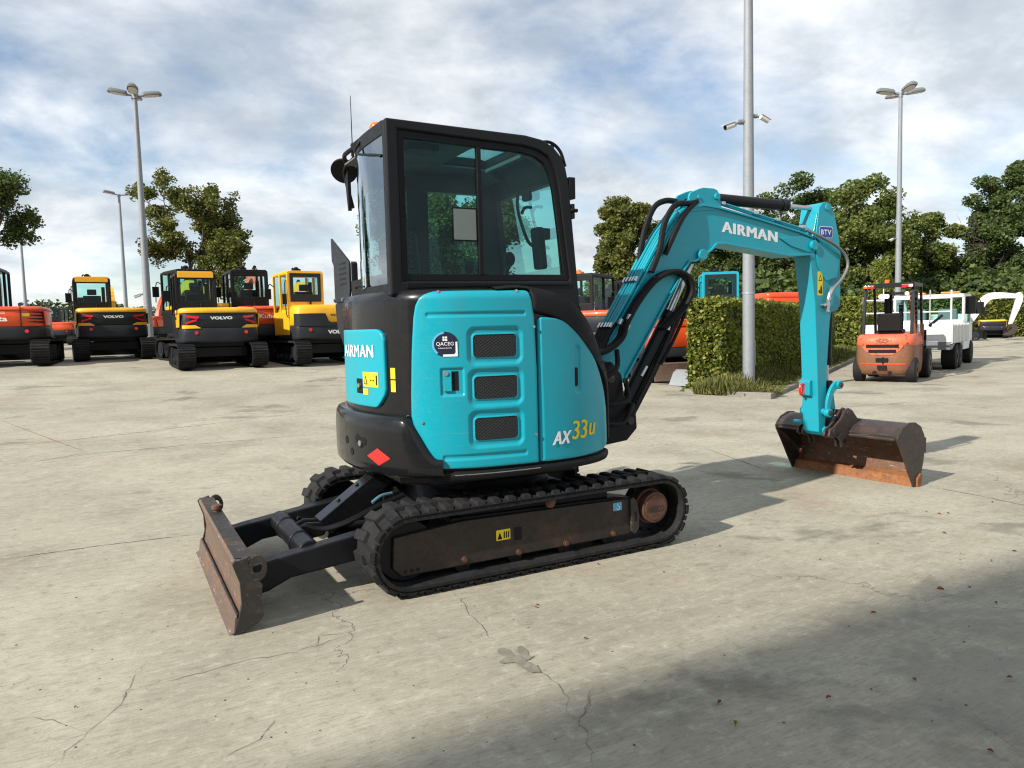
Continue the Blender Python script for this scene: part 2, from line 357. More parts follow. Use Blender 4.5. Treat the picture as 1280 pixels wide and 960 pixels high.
def text2d(s, bold=.0, shear=0., spacing=1.):
    """letters as a flat mesh, scaled to the unit square"""
    k = (s, bold, shear, spacing)
    if k in _fc: return _fc[k]
    cu = bpy.data.curves.new('t', 'FONT'); cu.body = s; cu.offset = bold; cu.shear = shear; cu.space_character = spacing; cu.resolution_u = 3
    ob = bpy.data.objects.new('t', cu); COL.objects.link(ob); bpy.context.view_layer.update()
    me = bpy.data.meshes.new_from_object(ob.evaluated_get(bpy.context.evaluated_depsgraph_get()))
    v = np.array([p.co[:2] for p in me.vertices]); f = [tuple(p.vertices) for p in me.polygons]
    bpy.data.objects.remove(ob); bpy.data.curves.remove(cu); bpy.data.meshes.remove(me)
    mn = v.min(0); mxx = v.max(0); v = (v-mn)/(mxx-mn); _fc[k] = (v, f); return _fc[k]
def decal_text(name, s, fn, mat, parent, bold=.02, shear=0, spacing=1.):
    v, f = text2d(s, bold, shear, spacing); mb = MB(); mb.add([fn(a, b) for a, b in v], f); o = mb.build(name, mat, parent, sharp=180); return o
def bold_text(s, n=3, step=.012, shear=0, spacing=1.1):
    """letters thickened by stacking shifted copies, each a hair in front of the last: (a, b, layer)"""
    v, f = text2d(s, 0., shear, spacing); V = []; F = []
    for k in range(n):
        F += [tuple(i+len(V) for i in q) for q in f]; V += [(a*(1-step*(n-1))+step*k, b, k) for a, b in v]
    return V, F
def quadfn(o, dx, dz, n=(0, 0, 0)):
    """origin + a*dx + b*dz"""
    o = Vector(o)+Vector(n); dx = Vector(dx); dz = Vector(dz); return lambda a, b: o+dx*a+dz*b
def patch(name, pts2, fn, mat, parent, off=0):
    mb = MB(); mb.add([fn(a, b) for a, b in pts2], [tuple(range(len(pts2)))]); return mb.build(name, mat, parent)
def rrect(x0, x1, y0, y1, r, n=5):
    out = []
    for cx, cy, a0 in ((x1-r, y1-r, 0), (x0+r, y1-r, 90), (x0+r, y0+r, 180), (x1-r, y0+r, 270)):
        out += [(cx+r*math.cos(R(a0+90*k/n)), cy+r*math.sin(R(a0+90*k/n))) for k in range(n+1)]
    return out
def circ(cx, cy, r, n=24, a0=0, a1=360): return [(cx+r*math.cos(R(a0+(a1-a0)*k/n)), cy+r*math.sin(R(a0+(a1-a0)*k/n))) for k in range(n)]
def ground_z(x, y):
    sp = math.log1p(math.exp(min(60, y-4))) if y-4 < 60 else y-4
    return 1.15*math.tanh(.0455*sp)/(1+math.exp(min(50, (x-8)/1.5)))
def pol(u, depth):
    """a place seen towards column u of the photograph, depth metres in front of the camera"""
    a = YAW+math.atan((640-u)/FPX); d = depth/math.cos(math.atan((640-u)/FPX)); return CAM.x+math.cos(a)*d, CAM.y+math.sin(a)*d
def densify(pts, mx=.02):
    out = []
    for p, q in zip(pts, pts[1:]+pts[:1]):
        k = max(1, int(math.hypot(q[0]-p[0], q[1]-p[1])/mx)); out += [(p[0]+(q[0]-p[0])*i/k, p[1]+(q[1]-p[1])*i/k) for i in range(k)]
    return out
# ------------------------------------------------------------------ the ground
def make_ground():
    xs = np.concatenate([-np.geomspace(1500, 90, 14), np.linspace(-80, 90, 171), np.geomspace(100, 1500, 14)])
    ys = np.concatenate([-np.geomspace(1500, 50, 12), np.linspace(-45, 110, 156), np.geomspace(120, 1500, 14)])
    vs = [(x, y, ground_z(x, y)) for y in ys for x in xs]; n = len(xs)
    fs = [(j*n+i, j*n+i+1, (j+1)*n+i+1, (j+1)*n+i) for j in range(len(ys)-1) for i in range(n-1)]
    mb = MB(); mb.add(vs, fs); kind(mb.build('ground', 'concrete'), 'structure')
make_ground()

# ------------------------------------------------------------------ the turquoise mini excavator
EX = thing('mini_excavator', 'turquoise and black mini excavator, nearest the camera, blade and wide bucket down on the concrete', 'excavator')
PLN = [(-.86, .25), (-.865, 0), (-.85, -.2), (-.80, -.42), (-.71, -.58), (-.57, -.68), (-.38, -.735), (-.15, -.762), (.1, -.762), (.3, -.725), (.47, -.64), (.6, -.49), (.66, -.36), (.69, -.2)]
def catmull(P, n=12):
    P = [np.array(p, float) for p in P]; out = []; P = [2*P[0]-P[1]]+P+[2*P[-1]-P[-2]]
    for i in range(1, len(P)-2):
        a, b, c, d = P[i-1:i+3]
        for k in range(n):
            t = k/n; out.append(.5*((2*b)+(c-a)*t+(2*a-5*b+4*c-d)*t*t+(3*b-a-3*c+d)*t**3))
    out.append(P[-2]); return np.array(out)
CP = catmull(PLN); SS = np.concatenate([[0], np.cumsum(np.hypot(*np.diff(CP, axis=0).T))]); SS = SS-np.interp(0, CP[:, 0], SS)
def surf(s, z, off=0.):
    x = float(np.interp(s, SS, CP[:, 0])); y = float(np.interp(s, SS, CP[:, 1])); e = .02
    dx = float(np.interp(s+e, SS, CP[:, 0])-np.interp(s-e, SS, CP[:, 0])); dy = float(np.interp(s+e, SS, CP[:, 1])-np.interp(s-e, SS, CP[:, 1]))
    L_ = math.hypot(dx, dy); nx, ny = dy/L_, -dx/L_
    if z > 1.555: off -= .030*((z-1.555)/.06)**2
    return Vector((x+nx*off, y+ny*off, z))
ARC = [(-.27, 1.625), (-.1, 1.622), (.05, 1.60), (.19, 1.545), (.31, 1.43), (.40, 1.31), (.50, 1.20), (.60, 1.09), (.66, .95), (.69, .85)]
def xmax(z):
    zs = [p[1] for p in ARC][::-1]; xs = [p[0] for p in ARC][::-1]; return float(np.interp(z, zs, xs))
S_MID = float(np.interp(0, -CP[:, 1], SS))
def ring_body(zs, off=0, clip=True, smin=None, smax=None, n=90):
    mb = MB(); rows = []
    for z in zs:
        row = []
        for s in np.linspace(S_MID if smin is None else smin, SS[-1] if smax is None else smax, n):
            p = surf(s, z, off)
            if clip: p.x = min(p.x, xmax(z))
            row.append(p)
        row += [Vector((p.x, -p.y, p.z)) for p in row[::-1]]
        rows.append(row)
    m = len(rows[0]); vs = [p for r_ in rows for p in r_]
    fs = [(j*m+i, j*m+(i+1) % m, (j+1)*m+(i+1) % m, (j+1)*m+i) for j in range(len(rows)-1) for i in range(m)]
    fs += [tuple(range(m))[::-1], tuple(range((len(rows)-1)*m, len(rows)*m))]
    mb.add(vs, fs); return mb
def rowspan(poly, z):
    xs = []
    for (a, za), (b, zb) in zip(poly, poly[1:]+poly[:1]):
        if (za <= z) != (zb <= z): xs.append(a+(b-a)*(z-za)/(zb-za))
    return (min(xs), max(xs)) if len(xs) > 1 else None
def panel(name, poly, mat, parent, disp=None, thick=.020, ns=90, nz=110):
    """a pressed steel panel following the curved side of the house"""
    z0 = min(p[1] for p in poly); z1 = max(p[1] for p in poly)
    e = np.array([0, .0004, .004, .010, .02]); ts = np.concatenate([e, np.linspace(.03, .97, nz), (1-e)[::-1]])
    es = np.array([0, .0005, .006, .014, .025]); us = np.concatenate([es, np.linspace(.04, .96, ns), (1-es)[::-1]])
    rows = []
    for t in ts:
        z = z0+(z1-z0)*min(max(t, .0006), .9994); sp = rowspan(poly, z); row = []
        for u in us:
            s = sp[0]+(sp[1]-sp[0])*u; d = min(min(u, 1-u)*(sp[1]-sp[0]), min(t, 1-t)*(z1-z0))
            o = thick if d > .012 else thick*(.0 if (u in (0, 1) or t in (0, 1)) else .55+.45*math.sqrt(max(0, 1-(1-d/.012)**2)))
            if disp: o += disp(s, z)
            row.append(surf(s, z, o))
        rows.append(row)
    m = len(us); mb = MB(); mb.add([p for r_ in rows for p in r_], [(j*m+i, j*m+i+1, (j+1)*m+i+1, (j+1)*m+i) for j in range(len(rows)-1) for i in range(m-1)])
    return mb.build(name, mat, parent, sharp=60)
def rr_sdf(s, z, cx, cz, w_, h_, r):
    qx = abs(s-cx)-w_/2+r; qz = abs(z-cz)-h_/2+r
    return math.hypot(max(qx, 0), max(qz, 0))+min(max(qx, qz), 0)-r
def sstep(x): x = min(1, max(0, x)); return x*x*(3-2*x)

# -- undercarriage
def belt_path(xr, xf, zc, r, s):
    """a point and outward normal along the loop of the crawler belt"""
    Lh = xf-xr; A = PI*r; P_ = 2*Lh+2*A; s = s % P_
    if s < Lh: return (xr+s, zc+r), (0, 1), 0
    s -= Lh
    if s < A: a = PI/2-s/r; return (xf+r*math.cos(a), zc+r*math.sin(a)), (math.cos(a), math.sin(a)), 0
    s -= A
    if s < Lh: return (xf-s, zc-r), (0, -1), 0
    s -= Lh; a = -PI/2-s/r; return (xr+r*math.cos(a), zc+r*math.sin(a)), (math.cos(a), math.sin(a)), 0
def crawler(y0, y1, xr, xf, zc, r, thick, lug, pitch_n, parent, name='rubber_track', steel=False, n=160):
    mb = MB(); P_ = 2*(xf-xr)+2*PI*r
    prof = [(y0, 0), (y0, .5), (y0+.012, 1), (y1-.012, 1), (y1, .5), (y1, 0), (y1-.06, -.15), (y0+.06, -.15)]
    k = len(prof); vs = []
    for i in range(n):
        (x, z), (nx, nz), _ = belt_path(xr, xf, zc, r, P_*i/n)
        vs += [(x+nx*thick*q, y, z+nz*thick*q) for y, q in prof]
    mb.add(vs, [(i*k+j, i*k+(j+1) % k, ((i+1) % n)*k+(j+1) % k, ((i+1) % n)*k+j) for i in range(n) for j in range(k)])
    W_ = y1-y0
    def blk(s0, s1, ya, yb, h, skew=0., tp=.25):
        """a tapered tread block between two stations"""
        pts = []
        for hh, sh in ((-.004, 0.), (h, tp)):
            for sa, yy in ((s0, ya), (s1, ya), (s1, yb), (s0, yb)):
                sm = (s0+s1)/2; s_ = sm+(sa-sm)*(1-sh)+(skew if yy == yb else 0); ym = (ya+yb)/2; y_ = ym+(yy-ym)*(1-sh*.35)
                (x, z), (nx, nz), _ = belt_path(xr, xf, zc, r, s_); q = thick+hh
                pts.append((x+nx*q, y_, z+nz*q))
        mb.add(pts, [(0, 1, 2, 3), (7, 6, 5, 4), (0, 4, 5, 1), (1, 5, 6, 2), (2, 6, 7, 3), (3, 7, 4, 0)])
    p = P_/pitch_n
    for i in range(pitch_n):
        s = i*p
        if steel:
            blk(s+.02*p, s+.93*p, y0-.004, y1+.004, .012, 0, .02)
            for f_ in (.1, .45, .78): blk(s+f_*p, s+(f_+.10)*p, y0, y1, lug, 0, .15)
        else:
            blk(s, s+p*.56, y0-.003, y0+W_*.56, lug, p*.16); blk(s+p*.5, s+p*1.06, y1+.003, y1-W_*.56, lug, p*.16)
            blk(s+p*.12, s+p*.42, y0-.005, y0+.03, lug*.3); blk(s+p*.62, s+p*.92, y0-.005, y0+.03, lug*.3)
    return mb.build(name, 'rubber', parent, sharp=28)
TR_XR, TR_XF, TR_Z, TR_R = -.825, .825, .232, .175
for sgn in (-1, 1):
    y0, y1 = (-.775, -.475) if sgn < 0 else (.475, .775)
    tk = crawler(y0, y1, TR_XR, TR_XF, TR_Z, TR_R, .032, .021, 46, EX)
    yo = y0 if sgn < 0 else y1; yc = (y0+y1)/2; d = sgn
    # side frame of the track
    fr = MB(); fr.prism([(-.90, .315), (-.91, .15), (-.86, .100), (.62, .100), (.69, .13), (.70, .30), (.66, .325), (-.50, .350)], yo-d*.070, yo-d*.20)
    side = fr.build('track_frame', 'frame_plate', EX, bevel=.008)
    up_ = MB(); up_.prism([(-.55, .366), (.56, .34), (.70, .31), (.70, .16), (.64, .15), (.64, .12), (-.6, .12), (-.6, .30)], yo-d*.095, yo-d*.24); up_.box(-.5, .5, yo-d*.20, yo-d*.12, .34, .375)
    up_.build('upper_frame', 'black', side, bevel=.006)
    rp = MB(); rp.prism([(.625, .325), (.65, .335), (.68, .30), (.695, .22), (.69, .13), (.66, .10), (.635, .12), (.628, .22)], yo-d*.052, yo-d*.080); rp.build('end_plate', 'blade_side', side, bevel=.004)
    if sgn < 0:
        for x, z in ((-.50, .135), (-.16, .120), (.16, .120), (.50, .125)):
            bt = MB(); bt.cyl((x, yo+.066, z), (x, yo+.050, z), .013, n=6); bt.cyl((x, yo+.069, z), (x, yo+.062, z), .018); bt.build('bolt', 'hub', side)
        for x in (-.84, -.805, -.77):
            hl = MB(); hl.cyl((x, yo+.0695, .128), (x, yo+.0685, .128), .010); hl.build('bolt_hole', 'decalblack', side)
        hl = MB(); hl.prism(rrect(-.185, -.135, .19, .265, .005), yo+.0685, yo+.0695); hl.build('opening', 'decalblack', side)
        hl = MB(); hl.prism([(.654, .235), (.672, .24), (.672, .185), (.656, .18)], yo+.0505, yo+.0515); hl.build('opening', 'decalblack', side)
        st = MB(); st.prism(rrect(-.300, -.210, .205, .265, .006), yo+.0675, yo+.0695); s1 = lab(st.build('warning_sticker', 'decalyellow', side), 'yellow warning sticker')
        sb = MB(); sb.prism([(-.292, .212), (-.262, .212), (-.277, .252)], yo+.0665, yo+.0674)
        for x in (-.254, -.240, -.226): sb.prism([(x, .215), (x+.008, .215), (x+.01, .255), (x+.002, .25)], yo+.0665, yo+.0674)
        sb.build('warning_symbol', 'decalblack', s1)
        st = MB(); st.prism(rrect(.505, .570, .262, .312, .006), yo+.0675, yo+.0695); s2 = lab(st.build('lifting_sticker', 'decallight', side), 'light blue sticker with a white hook')
        sb = MB(); sb.tube([(.538, yo+.066, .305), (.538, yo+.066, .293), (.552, yo+.066, .283), (.543, yo+.066, .270), (.528, yo+.066, .275)], .003); sb.build('hook_symbol', 'decalwhite', s2)
    # sprocket, hub, idler and rollers
    sp_ = MB(); sp_.cyl((TR_XF-.0, yc-.05*d, TR_Z+.01), (TR_XF, yc+.02*d, TR_Z+.01), .15, n=28)
    for k in range(14):
        a = 2*PI*k/14; sp_.box(.135, .168, -.018, .018, -.02, .02, Matrix.Translation((TR_XF, yc, TR_Z+.01)) @ Matrix.Rotation(a, 4, 'Y'))
    spo = sp_.build('drive_sprocket', 'black', EX, bevel=.004)
    hb = MB(); hb.cyl((TR_XF-.02, yc, TR_Z+.02), (TR_XF-.02, yo-d*.035, TR_Z+.02), .097, n=36); hb.cyl((TR_XF-.02, yc, TR_Z+.02), (TR_XF-.02, yo-d*.09, TR_Z+.02), .112, n=36); hb.cyl((TR_XF-.02, yo-d*.035, TR_Z+.02), (TR_XF-.02, yo-d*.029, TR_Z+.02), .080, n=36)
    ho = lab(hb.build('drive_hub', 'hub', spo, bevel=.004), 'rusty brown round drive hub')
    if sgn < 0:
        tm = MB(); v, f = text2d('NABCO', .01); tm.add([(TR_XF-.085+a*.13, yo+.0275, TR_Z-.01+b*.042) for a, b in v], f); tm.build('decal', 'blade_side', ho)
    idl = MB(); idl.cyl((TR_XR, yc-.055, TR_Z), (TR_XR, yc+.055, TR_Z), .165, n=32); idl.cyl((TR_XR, yc-.06, TR_Z), (TR_XR, yc+.06, TR_Z), .06, n=20); idl.build('idler_wheel', 'black', EX, bevel=.008)
    for x in (-.5, -.17, .16, .48):
        rl = MB(); rl.cyl((x, yc-.06, .105), (x, yc+.06, .105), .048, n=18); rl.build('roller', 'black', EX)
    cr_ = MB(); cr_.cyl((.04, yc-.10, .388), (.04, yo-d*.03, .388), .032, n=18); cr_.cyl((.04, yo-d*.03, .388), (.04, yo-d*.024, .388), .018); cr_.build('carrier_roller', 'hub', EX)
uc = MB(); uc.prism([(-.55, .22), (-.35, .42), (.35, .42), (.5, .26), (.5, .2), (-.55, .18)], -.50, .50)
for y in (-.42, .42): uc.prism([(-.6, .16), (-.6, .30), (-.2, .40), (.3, .38), (.45, .18)], y-.06, y+.06)
uc.build('undercarriage', 'black', EX, bevel=.012)
tt = MB(); tt.cyl((0, 0, .40), (0, 0, .50), .40, n=48); tt.cyl((0, 0, .46), (0, 0, .56), .34, n=48); tt.box(-.5, .40, -.5, .5, .50, .585); tt.prism([(-.75, -.42), (-.6, -.60), (.25, -.66), (.50, -.45), (.62, -.15), (.62, .3), (.4, .62), (-.5, .62), (-.75, .4)], .535, .60, 'z'); tt.build('swing_frame', 'black', EX, bevel=.01)

# -- dozer blade at the rear
bl = MB()
prof = [(-1.70, .335), (-1.672, .25), (-1.662, .18), (-1.672, .10), (-1.705, .02), (-1.715, .0), (-1.69, .0), (-1.655, .08), (-1.64, .18), (-1.65, .25), (-1.665, .325), (-1.61, .335), (-1.61, .348), (-1.69, .352)]
bl.prism(prof, -.77, .77); BL = lab(bl.build('dozer_blade', 'blade_face', EX, bevel=.004), 'rusty brown dozer blade, pushing face worn to bare metal')
for sg in (-1, 1):
    e = MB(); outer = [(-1.705, .335), (-1.69, .352), (-1.64, .365), (-1.57, .36), (-1.555, .34), (-1.555, .28), (-1.575, .22), (-1.585, .15), (-1.575, .07), (-1.60, .04), (-1.69, .0), (-1.715, .0), (-1.69, .07), (-1.672, .14), (-1.675, .24)]
    hx, hz, hr = -1.595, .300, .022
    # the plate with its lifting eye: ring of quads round the hole plus the rest
    e.prism([p for p in outer if p[1] < .27 or p[0] < -1.65], sg*.752, sg*.778)
    for i in range(16):
        a0, a1 = 2*PI*i/16, 2*PI*(i+1)/16
        q = [(hx+hr*math.cos(a0), hz+hr*1.25*math.sin(a0)), (hx+.044*math.cos(a0), hz+.062*math.sin(a0)), (hx+.044*math.cos(a1), hz+.062*math.sin(a1)), (hx+hr*math.cos(a1), hz+hr*1.25*math.sin(a1))]
        e.prism(q, sg*.752, sg*.777)
    e.prism([(-1.69, .345), (-1.635, .361), (-1.635, .24), (-1.67, .20)], sg*.7525, sg*.7775)
    e.build('end_plate', 'blade_side', BL)
ce = MB(); ce.prism([(-1.712, .012), (-1.735, -.0), (-1.70, .0), (-1.682, .05), (-1.695, .085), (-1.703, .08)], -.765, .765); ce.build('cutting_edge', 'blade_face', BL, bevel=.002)
tp = MB(); tp.prism([(-1.6905, .3525), (-1.692, .357), (-1.61, .353), (-1.61, .3485)], -.749, .749); tp.build('top_rail', 'blade_side', BL)
we = MB()
for i in range(60):
    y = -.76+1.52*i/60; we.ball((-1.692, y+.012, .088), .008, .7, 1.9, 1, 6, 4)
we.build('weld_bead', 'blade_side', BL)
kn = MB(); kn.cyl((-1.64, .30, .345), (-1.64, .30, .372), .022); kn.cyl((-1.64, .30, .37), (-1.64, .30, .395), .034, .030, 18); kn.build('plug', 'hub', BL, bevel=.004)
BA = MB()
for sg in (-1, 1):
    BA.prism([(-1.655, .30), (-1.59, .215), (-1.47, .235), (-.60, .36), (-.60, .18), (-1.05, .155), (-1.38, .125), (-1.50, .075), (-1.655, .05)], sg*.37, sg*.47)
    BA.prism([(-1.655, .30), (-1.62, .26), (-1.62, .06), (-1.655, .05)], sg*.30, sg*.60)
BA.cyl((-1.265, -.40, .225), (-1.265, .40, .225), .062, n=24); BA.cyl((-1.265, -.19, .225), (-1.265, -.17, .225), .07, n=24); BA.cyl((-1.265, .17, .225), (-1.265, .19, .225), .07, n=24)
for y in (-.05, .05): BA.prism([(-1.27, .27), (-1.27, .19), (-1.10, .21), (-1.08, .25), (-1.10, .29), (-1.2, .30)], y-.012, y+.012)
BA = BA.build('blade_arm', 'black', EX, bevel=.012, seg=3)
bc = MB(); m = T(-1.09, 0, .25, 0, -math.atan2(.26, .38)); L0 = .50
bc.box(0.0, L0, -.068, .068, .02, .062, m); bc.box(0.0, L0, -.068, -.058, -.045, .03, m); bc.box(0, L0, .058, .068, -.045, .03, m)
for x in (.16, .30): bc.cyl(m @ Vector((x, 0, .06)), m @ Vector((x, 0, .073)), .013, n=6)
BC = bc.build('cylinder_guard', 'black_gloss', EX, bevel=.006)
b2 = MB(); b2.cyl(m @ Vector((.05, 0, -.02)), m @ Vector((.5, 0, -.02)), .043, n=20); b2.build('blade_cylinder', 'black', EX)
b2 = MB(); b2.cyl(m @ Vector((-.06, 0, -.02)), m @ Vector((.06, 0, -.02)), .02, n=16); b2.cyl(m @ Vector((-.03, -.05, -.02)), m @ Vector((-.03, .05, -.02)), .03); b2.build('cylinder_rod', 'steel', EX)
for dy in (-.10, -.125, .09):
    h = MB(); h.tube([(-.62, dy, .40), (-.80, dy*1.3, .36), (-1.0, dy*1.6, .30), (-1.13, dy*1.2, .27), (-1.22, dy, .30)], .011); h.build('hydraulic_hose', 'plastic', EX)
h = MB(); h.tube([(-.72, -.18, .435), (-.79, -.19, .43), (-.85, -.20, .40)], .010); lab(h.build('hydraulic_hose', 'hoseblue', EX), 'short blue hose behind the blade arm')

# -- house
zs = [.60, .605]+list(np.linspace(.63, 1.50, 30))+[1.53, 1.555, 1.575, 1.59, 1.60, 1.612]
BODY = ring_body(zs).build('body', 'black_gloss', EX, sharp=40)
# curved cap strip over the front of the side cover
cp = MB(); arc = catmull([(-.29, 1.612), (-.16, 1.622), (-.04, 1.612), (.08, 1.585), (.20, 1.53), (.30, 1.445), (.39, 1.335), (.46, 1.235), (.54, 1.13), (.60, 1.02), (.625, .90), (.63, .70)], 6)
rows = []
for i, (s, z) in enumerate(arc):
    a = arc[max(0, i-1)]; b = arc[min(len(arc)-1, i+1)]; tx, tz = (b-a)/np.hypot(*(b-a)); nx, nz = tz, -tx     # inward, downwards
    wd = .010+.13*sstep((s+.085)/.03)*(1-.75*sstep((i-24)/36))
    rows.append([surf(s+nx*wd, z+nz*wd, .004), surf(s+nx*wd*.9, z+nz*wd*.9, .028), surf(s+nx*wd*.35, z+nz*wd*.35, .034), surf(s-nx*.004, z-nz*.004, .014), surf(s-nx*.012, z-nz*.012, -.03), surf(s-nx*.012, z-nz*.012, -.25)])
mm = len(rows[0]); cp.add([p for r_ in rows for p in r_], [(j*mm+i, j*mm+i+1, (j+1)*mm+i+1, (j+1)*mm+i) for j in range(len(rows)-1) for i in range(mm-1)])
cp.build('cover_trim', 'plastic', EX, sharp=50)
DOOR = [(-.674, 1.588), (-.702, 1.565), (-.722, 1.525), (-.735, 1.46), (-.750, 1.284), (-.762, 1.05), (-.764, .93), (-.750, .87), (-.715, .80), (-.655, .675), (-.645, .655), (-.60, .643), (-.056, .638), (-.056, 1.156), (-.066, 1.45), (-.078, 1.545), (-.095, 1.595), (-.12, 1.602), (-.62, 1.602)]
LV = [(-.302, 1.303), (-.302, 1.077), (-.304, .852)]
def ddisp(s, z):
    o = 0
    for cx, cz in LV:
        o = min(o, -.012*sstep(-rr_sdf(s, z, cx, cz, .325, .215, .05)/.022))
    o = min(o, -.008*sstep(-rr_sdf(s, z, -.395, 1.475, .55, .030, .012)/.010), -.008*sstep(-rr_sdf(s, z, -.365, .705, .475, .034, .012)/.010))
    o = min(o, -.010*sstep(-rr_sdf(s, z, -.540, 1.115, .128, .155, .012)/.010))
    return o
SD = panel('side_door', DOOR, 'teal', EX, ddisp, .026, 150, 190)
for cx, cz in LV:
    pr_ = rrect(-.124, .124, -.062, .062, .022); a_ = densify(pr_); g = MB(); zz_ = np.linspace(-.0618, .0618, 14); rows = []
    for z_ in zz_:
        sp_ = rowspan(pr_, z_); rows += [surf(cx+sp_[0]+(sp_[1]-sp_[0])*i/16, cz+z_, .0170) for i in range(17)]
    g.add(rows, [(j*17+i, j*17+i+1, (j+1)*17+i+1, (j+1)*17+i) for j in range(13) for i in range(16)]); gr = g.build('grille', 'grille', SD)
    fr = MB(); k_ = len(a_); b_ = [(a*(.133/.124), b*(.071/.062)) for a, b in a_]
    fr.add([surf(cx+a, cz+b, .0160) for a, b in a_]+[surf(cx+a, cz+b, .0200) for a, b in a_]+[surf(cx+a, cz+b, .0145) for a, b in b_], [(i, (i+1) % k_, k_+(i+1) % k_, k_+i) for i in range(k_)]+[(k_+i, k_+(i+1) % k_, 2*k_+(i+1) % k_, 2*k_+i) for i in range(k_)]); fr.build('grille_frame', 'teal', SD)
dl = MB(); dl.add([surf(a, b, o) for o in (.016, .030) for a, b in ((-.585, 1.065), (-.545, 1.065), (-.545, 1.175), (-.585, 1.175))], [(0, 1, 2, 3), (4, 5, 6, 7), (0, 1, 5, 4), (1, 2, 6, 5), (2, 3, 7, 6), (3, 0, 4, 7)]); dlo = dl.build('latch', 'teal', SD, bevel=.003)
dl = MB(); c0 = surf(-.572, 1.163, .028); c1 = surf(-.572, 1.163, .036); dl.cyl(c0, c1, .013, n=16); dl.build('key_lock', 'steel', SD)
dl = MB(); dl.add([surf(a, b, .0175) for a, b in ((-.542, 1.068), (-.508, 1.068), (-.508, 1.172), (-.542, 1.172))], [(0, 1, 2, 3)]); dl.build('handle_recess', 'decalblack', SD)
for s_, z_ in ((-.60, 1.598), (-.17, 1.598), (-.70, .90), (-.075, 1.40), (-.075, .80)):
    dl = MB(); dl.cyl(surf(s_, z_, .018), surf(s_, z_, .033), .008, n=8); dl.build('bolt', 'steel', SD)
# round assessment sticker on the door
ST = (-.572, 1.318)
def stf(off): return lambda a, b: surf(ST[0]+a, ST[1]+b, off)
pp = circ(0, 0, .066, 40); dk = MB(); dk.add([stf(.029)(a, b) for a, b in pp]+[stf(.029)(0, 0)], [(i, (i+1) % 40, 40) for i in range(40)]); BG = lab(dk.build('round_sticker', 'decalnavy', SD), 'round dark blue sticker with white lettering')
dk = MB(); q0 = circ(0, 0, .067, 31, 95, 235); q1 = circ(0, 0, .056, 31, 95, 235); dk.add([stf(.0302)(a, b) for a, b in q0+q1], [(i, i+1, 31+i+1, 31+i) for i in range(30)]); dk.build('blue_rim', 'decallight', BG)
dk = MB(); q = [(-.012, -.066), (.062, -.066), (.062, .012), (.052, .012), (.052, -.045), (.045, -.054), (-.012, -.054)]; dk.add([stf(.0304)(a, b) for a, b in q], [tuple(range(len(q)))]); dk.build('white_corner', 'decalwhite', BG)
v, f = text2d('QACEG', .0); dk = MB(); dk.add([stf(.0308)(-.045+a*.088, -.010+b*.022) for a, b in v], f)
v, f = text2d('independently', .01); dk.add([stf(.0308)(-.035+a*.068, -.024+b*.007) for a, b in v], f)
for a, b in ((-.012, .018), (.001, .018), (-.012, .031), (.001, .031)): dk.add([stf(.0308)(a+x, b+y) for x, y in ((0, 0), (.010, 0), (.010, .010), (0, .010))], [(0, 1, 2, 3)])
dk.build('decal', 'decalwhite', BG, sharp=180)
TC = [(-.044, .640), (-.044, 1.440), (-.02, 1.452), (.066, 1.446), (.13, 1.428), (.20, 1.392), (.27, 1.335), (.33, 1.27), (.39, 1.19), (.44, 1.11), (.50, 1.0), (.545, .88), (.56, .75), (.555, .68), (.50, .655), (.38, .643), (.166, .636)]
def tdisp(s, z): return max(-.010, -.008*sstep(-rr_sdf(s, z, .220, 1.15, .052, .28, .024)/.012)-.008*sstep(-(s+.026)/.004) * (1 if s < -.026 else 0))
TCO = panel('tank_cover', TC, 'teal', EX, tdisp, .024, 80, 110)
dk = MB(); dk.add([surf(.214+a, 1.105+b, .0185) for a, b in rrect(-.013, .013, -.055, .055, .012)], [tuple(range(24))]); dk.build('handle_slot', 'decalblack', TCO)
def tx(s, c0, w_, z0, h_, mat, par, bold=.02, shear=0., off=.027, slant=0., sp=1.):
    v, f = bold_text(s, 4, .032/len(s)**.8, shear, sp); mb = MB(); mb.add([surf(c0+a*w_, z0+b*h_, off+k*.0004) for a, b, k in v], f); return mb.build('decal', mat, par, sharp=180)
tx('AX', .028, .135, .728, .074, 'decalwhite', TCO, .04, .3, .0275); tx('33', .165, .122, .745, .108, 'decalyellow', TCO, .03, .12, .0277); tx('u', .300, .065, .755, .070, 'decalyellow', TCO, .03, .25, .0275)
# rear: teal hatch with lettering and stickers
RP = [(-1.50, .975), (-1.50, 1.408), (-1.02, 1.408), (-.985, 1.402), (-.955, 1.38), (-.942, 1.35), (-.94, 1.07), (-.95, 1.04), (-.985, 1.0), (-1.02, .972), (-1.06, .966), (-1.3, .965)]
RPO = panel('rear_hatch', RP, 'teal', EX, None, .020, 60, 60)
# a narrow black seam round the door
tx('AIRMAN', -1.475, .440, 1.250, .070, 'decalwhite', RPO, .018, 0, .0225, sp=1.12)
def splate(name, s0, s1, z0, z1, off, mat, par, r=.004):
    mb = MB(); n_ = 6; pts = [(s0+(s1-s0)*i/n_, z0) for i in range(n_+1)]+[(s1-(s1-s0)*i/n_, z1) for i in range(n_+1)]
    mb.add([surf(a, b, off) for a, b in pts], [(i, i+1, 2*n_-i, 2*n_+1-i) for i in range(n_)]); return mb.build(name, mat, par)
lab(splate('warning_sticker', -1.172, -.998, 1.082, 1.166, .0222, 'decalyellow', RPO), 'wide yellow warning sticker beside the keyhole')
splate('key_opening', -1.262, -1.182, 1.04, 1.125, .0222, 'decalblack', RPO); lab(splate('warning_sticker', -1.172, -1.112, 1.035, 1.070, .0222, 'decalyellow', RPO), 'small yellow sticker under the keyhole')
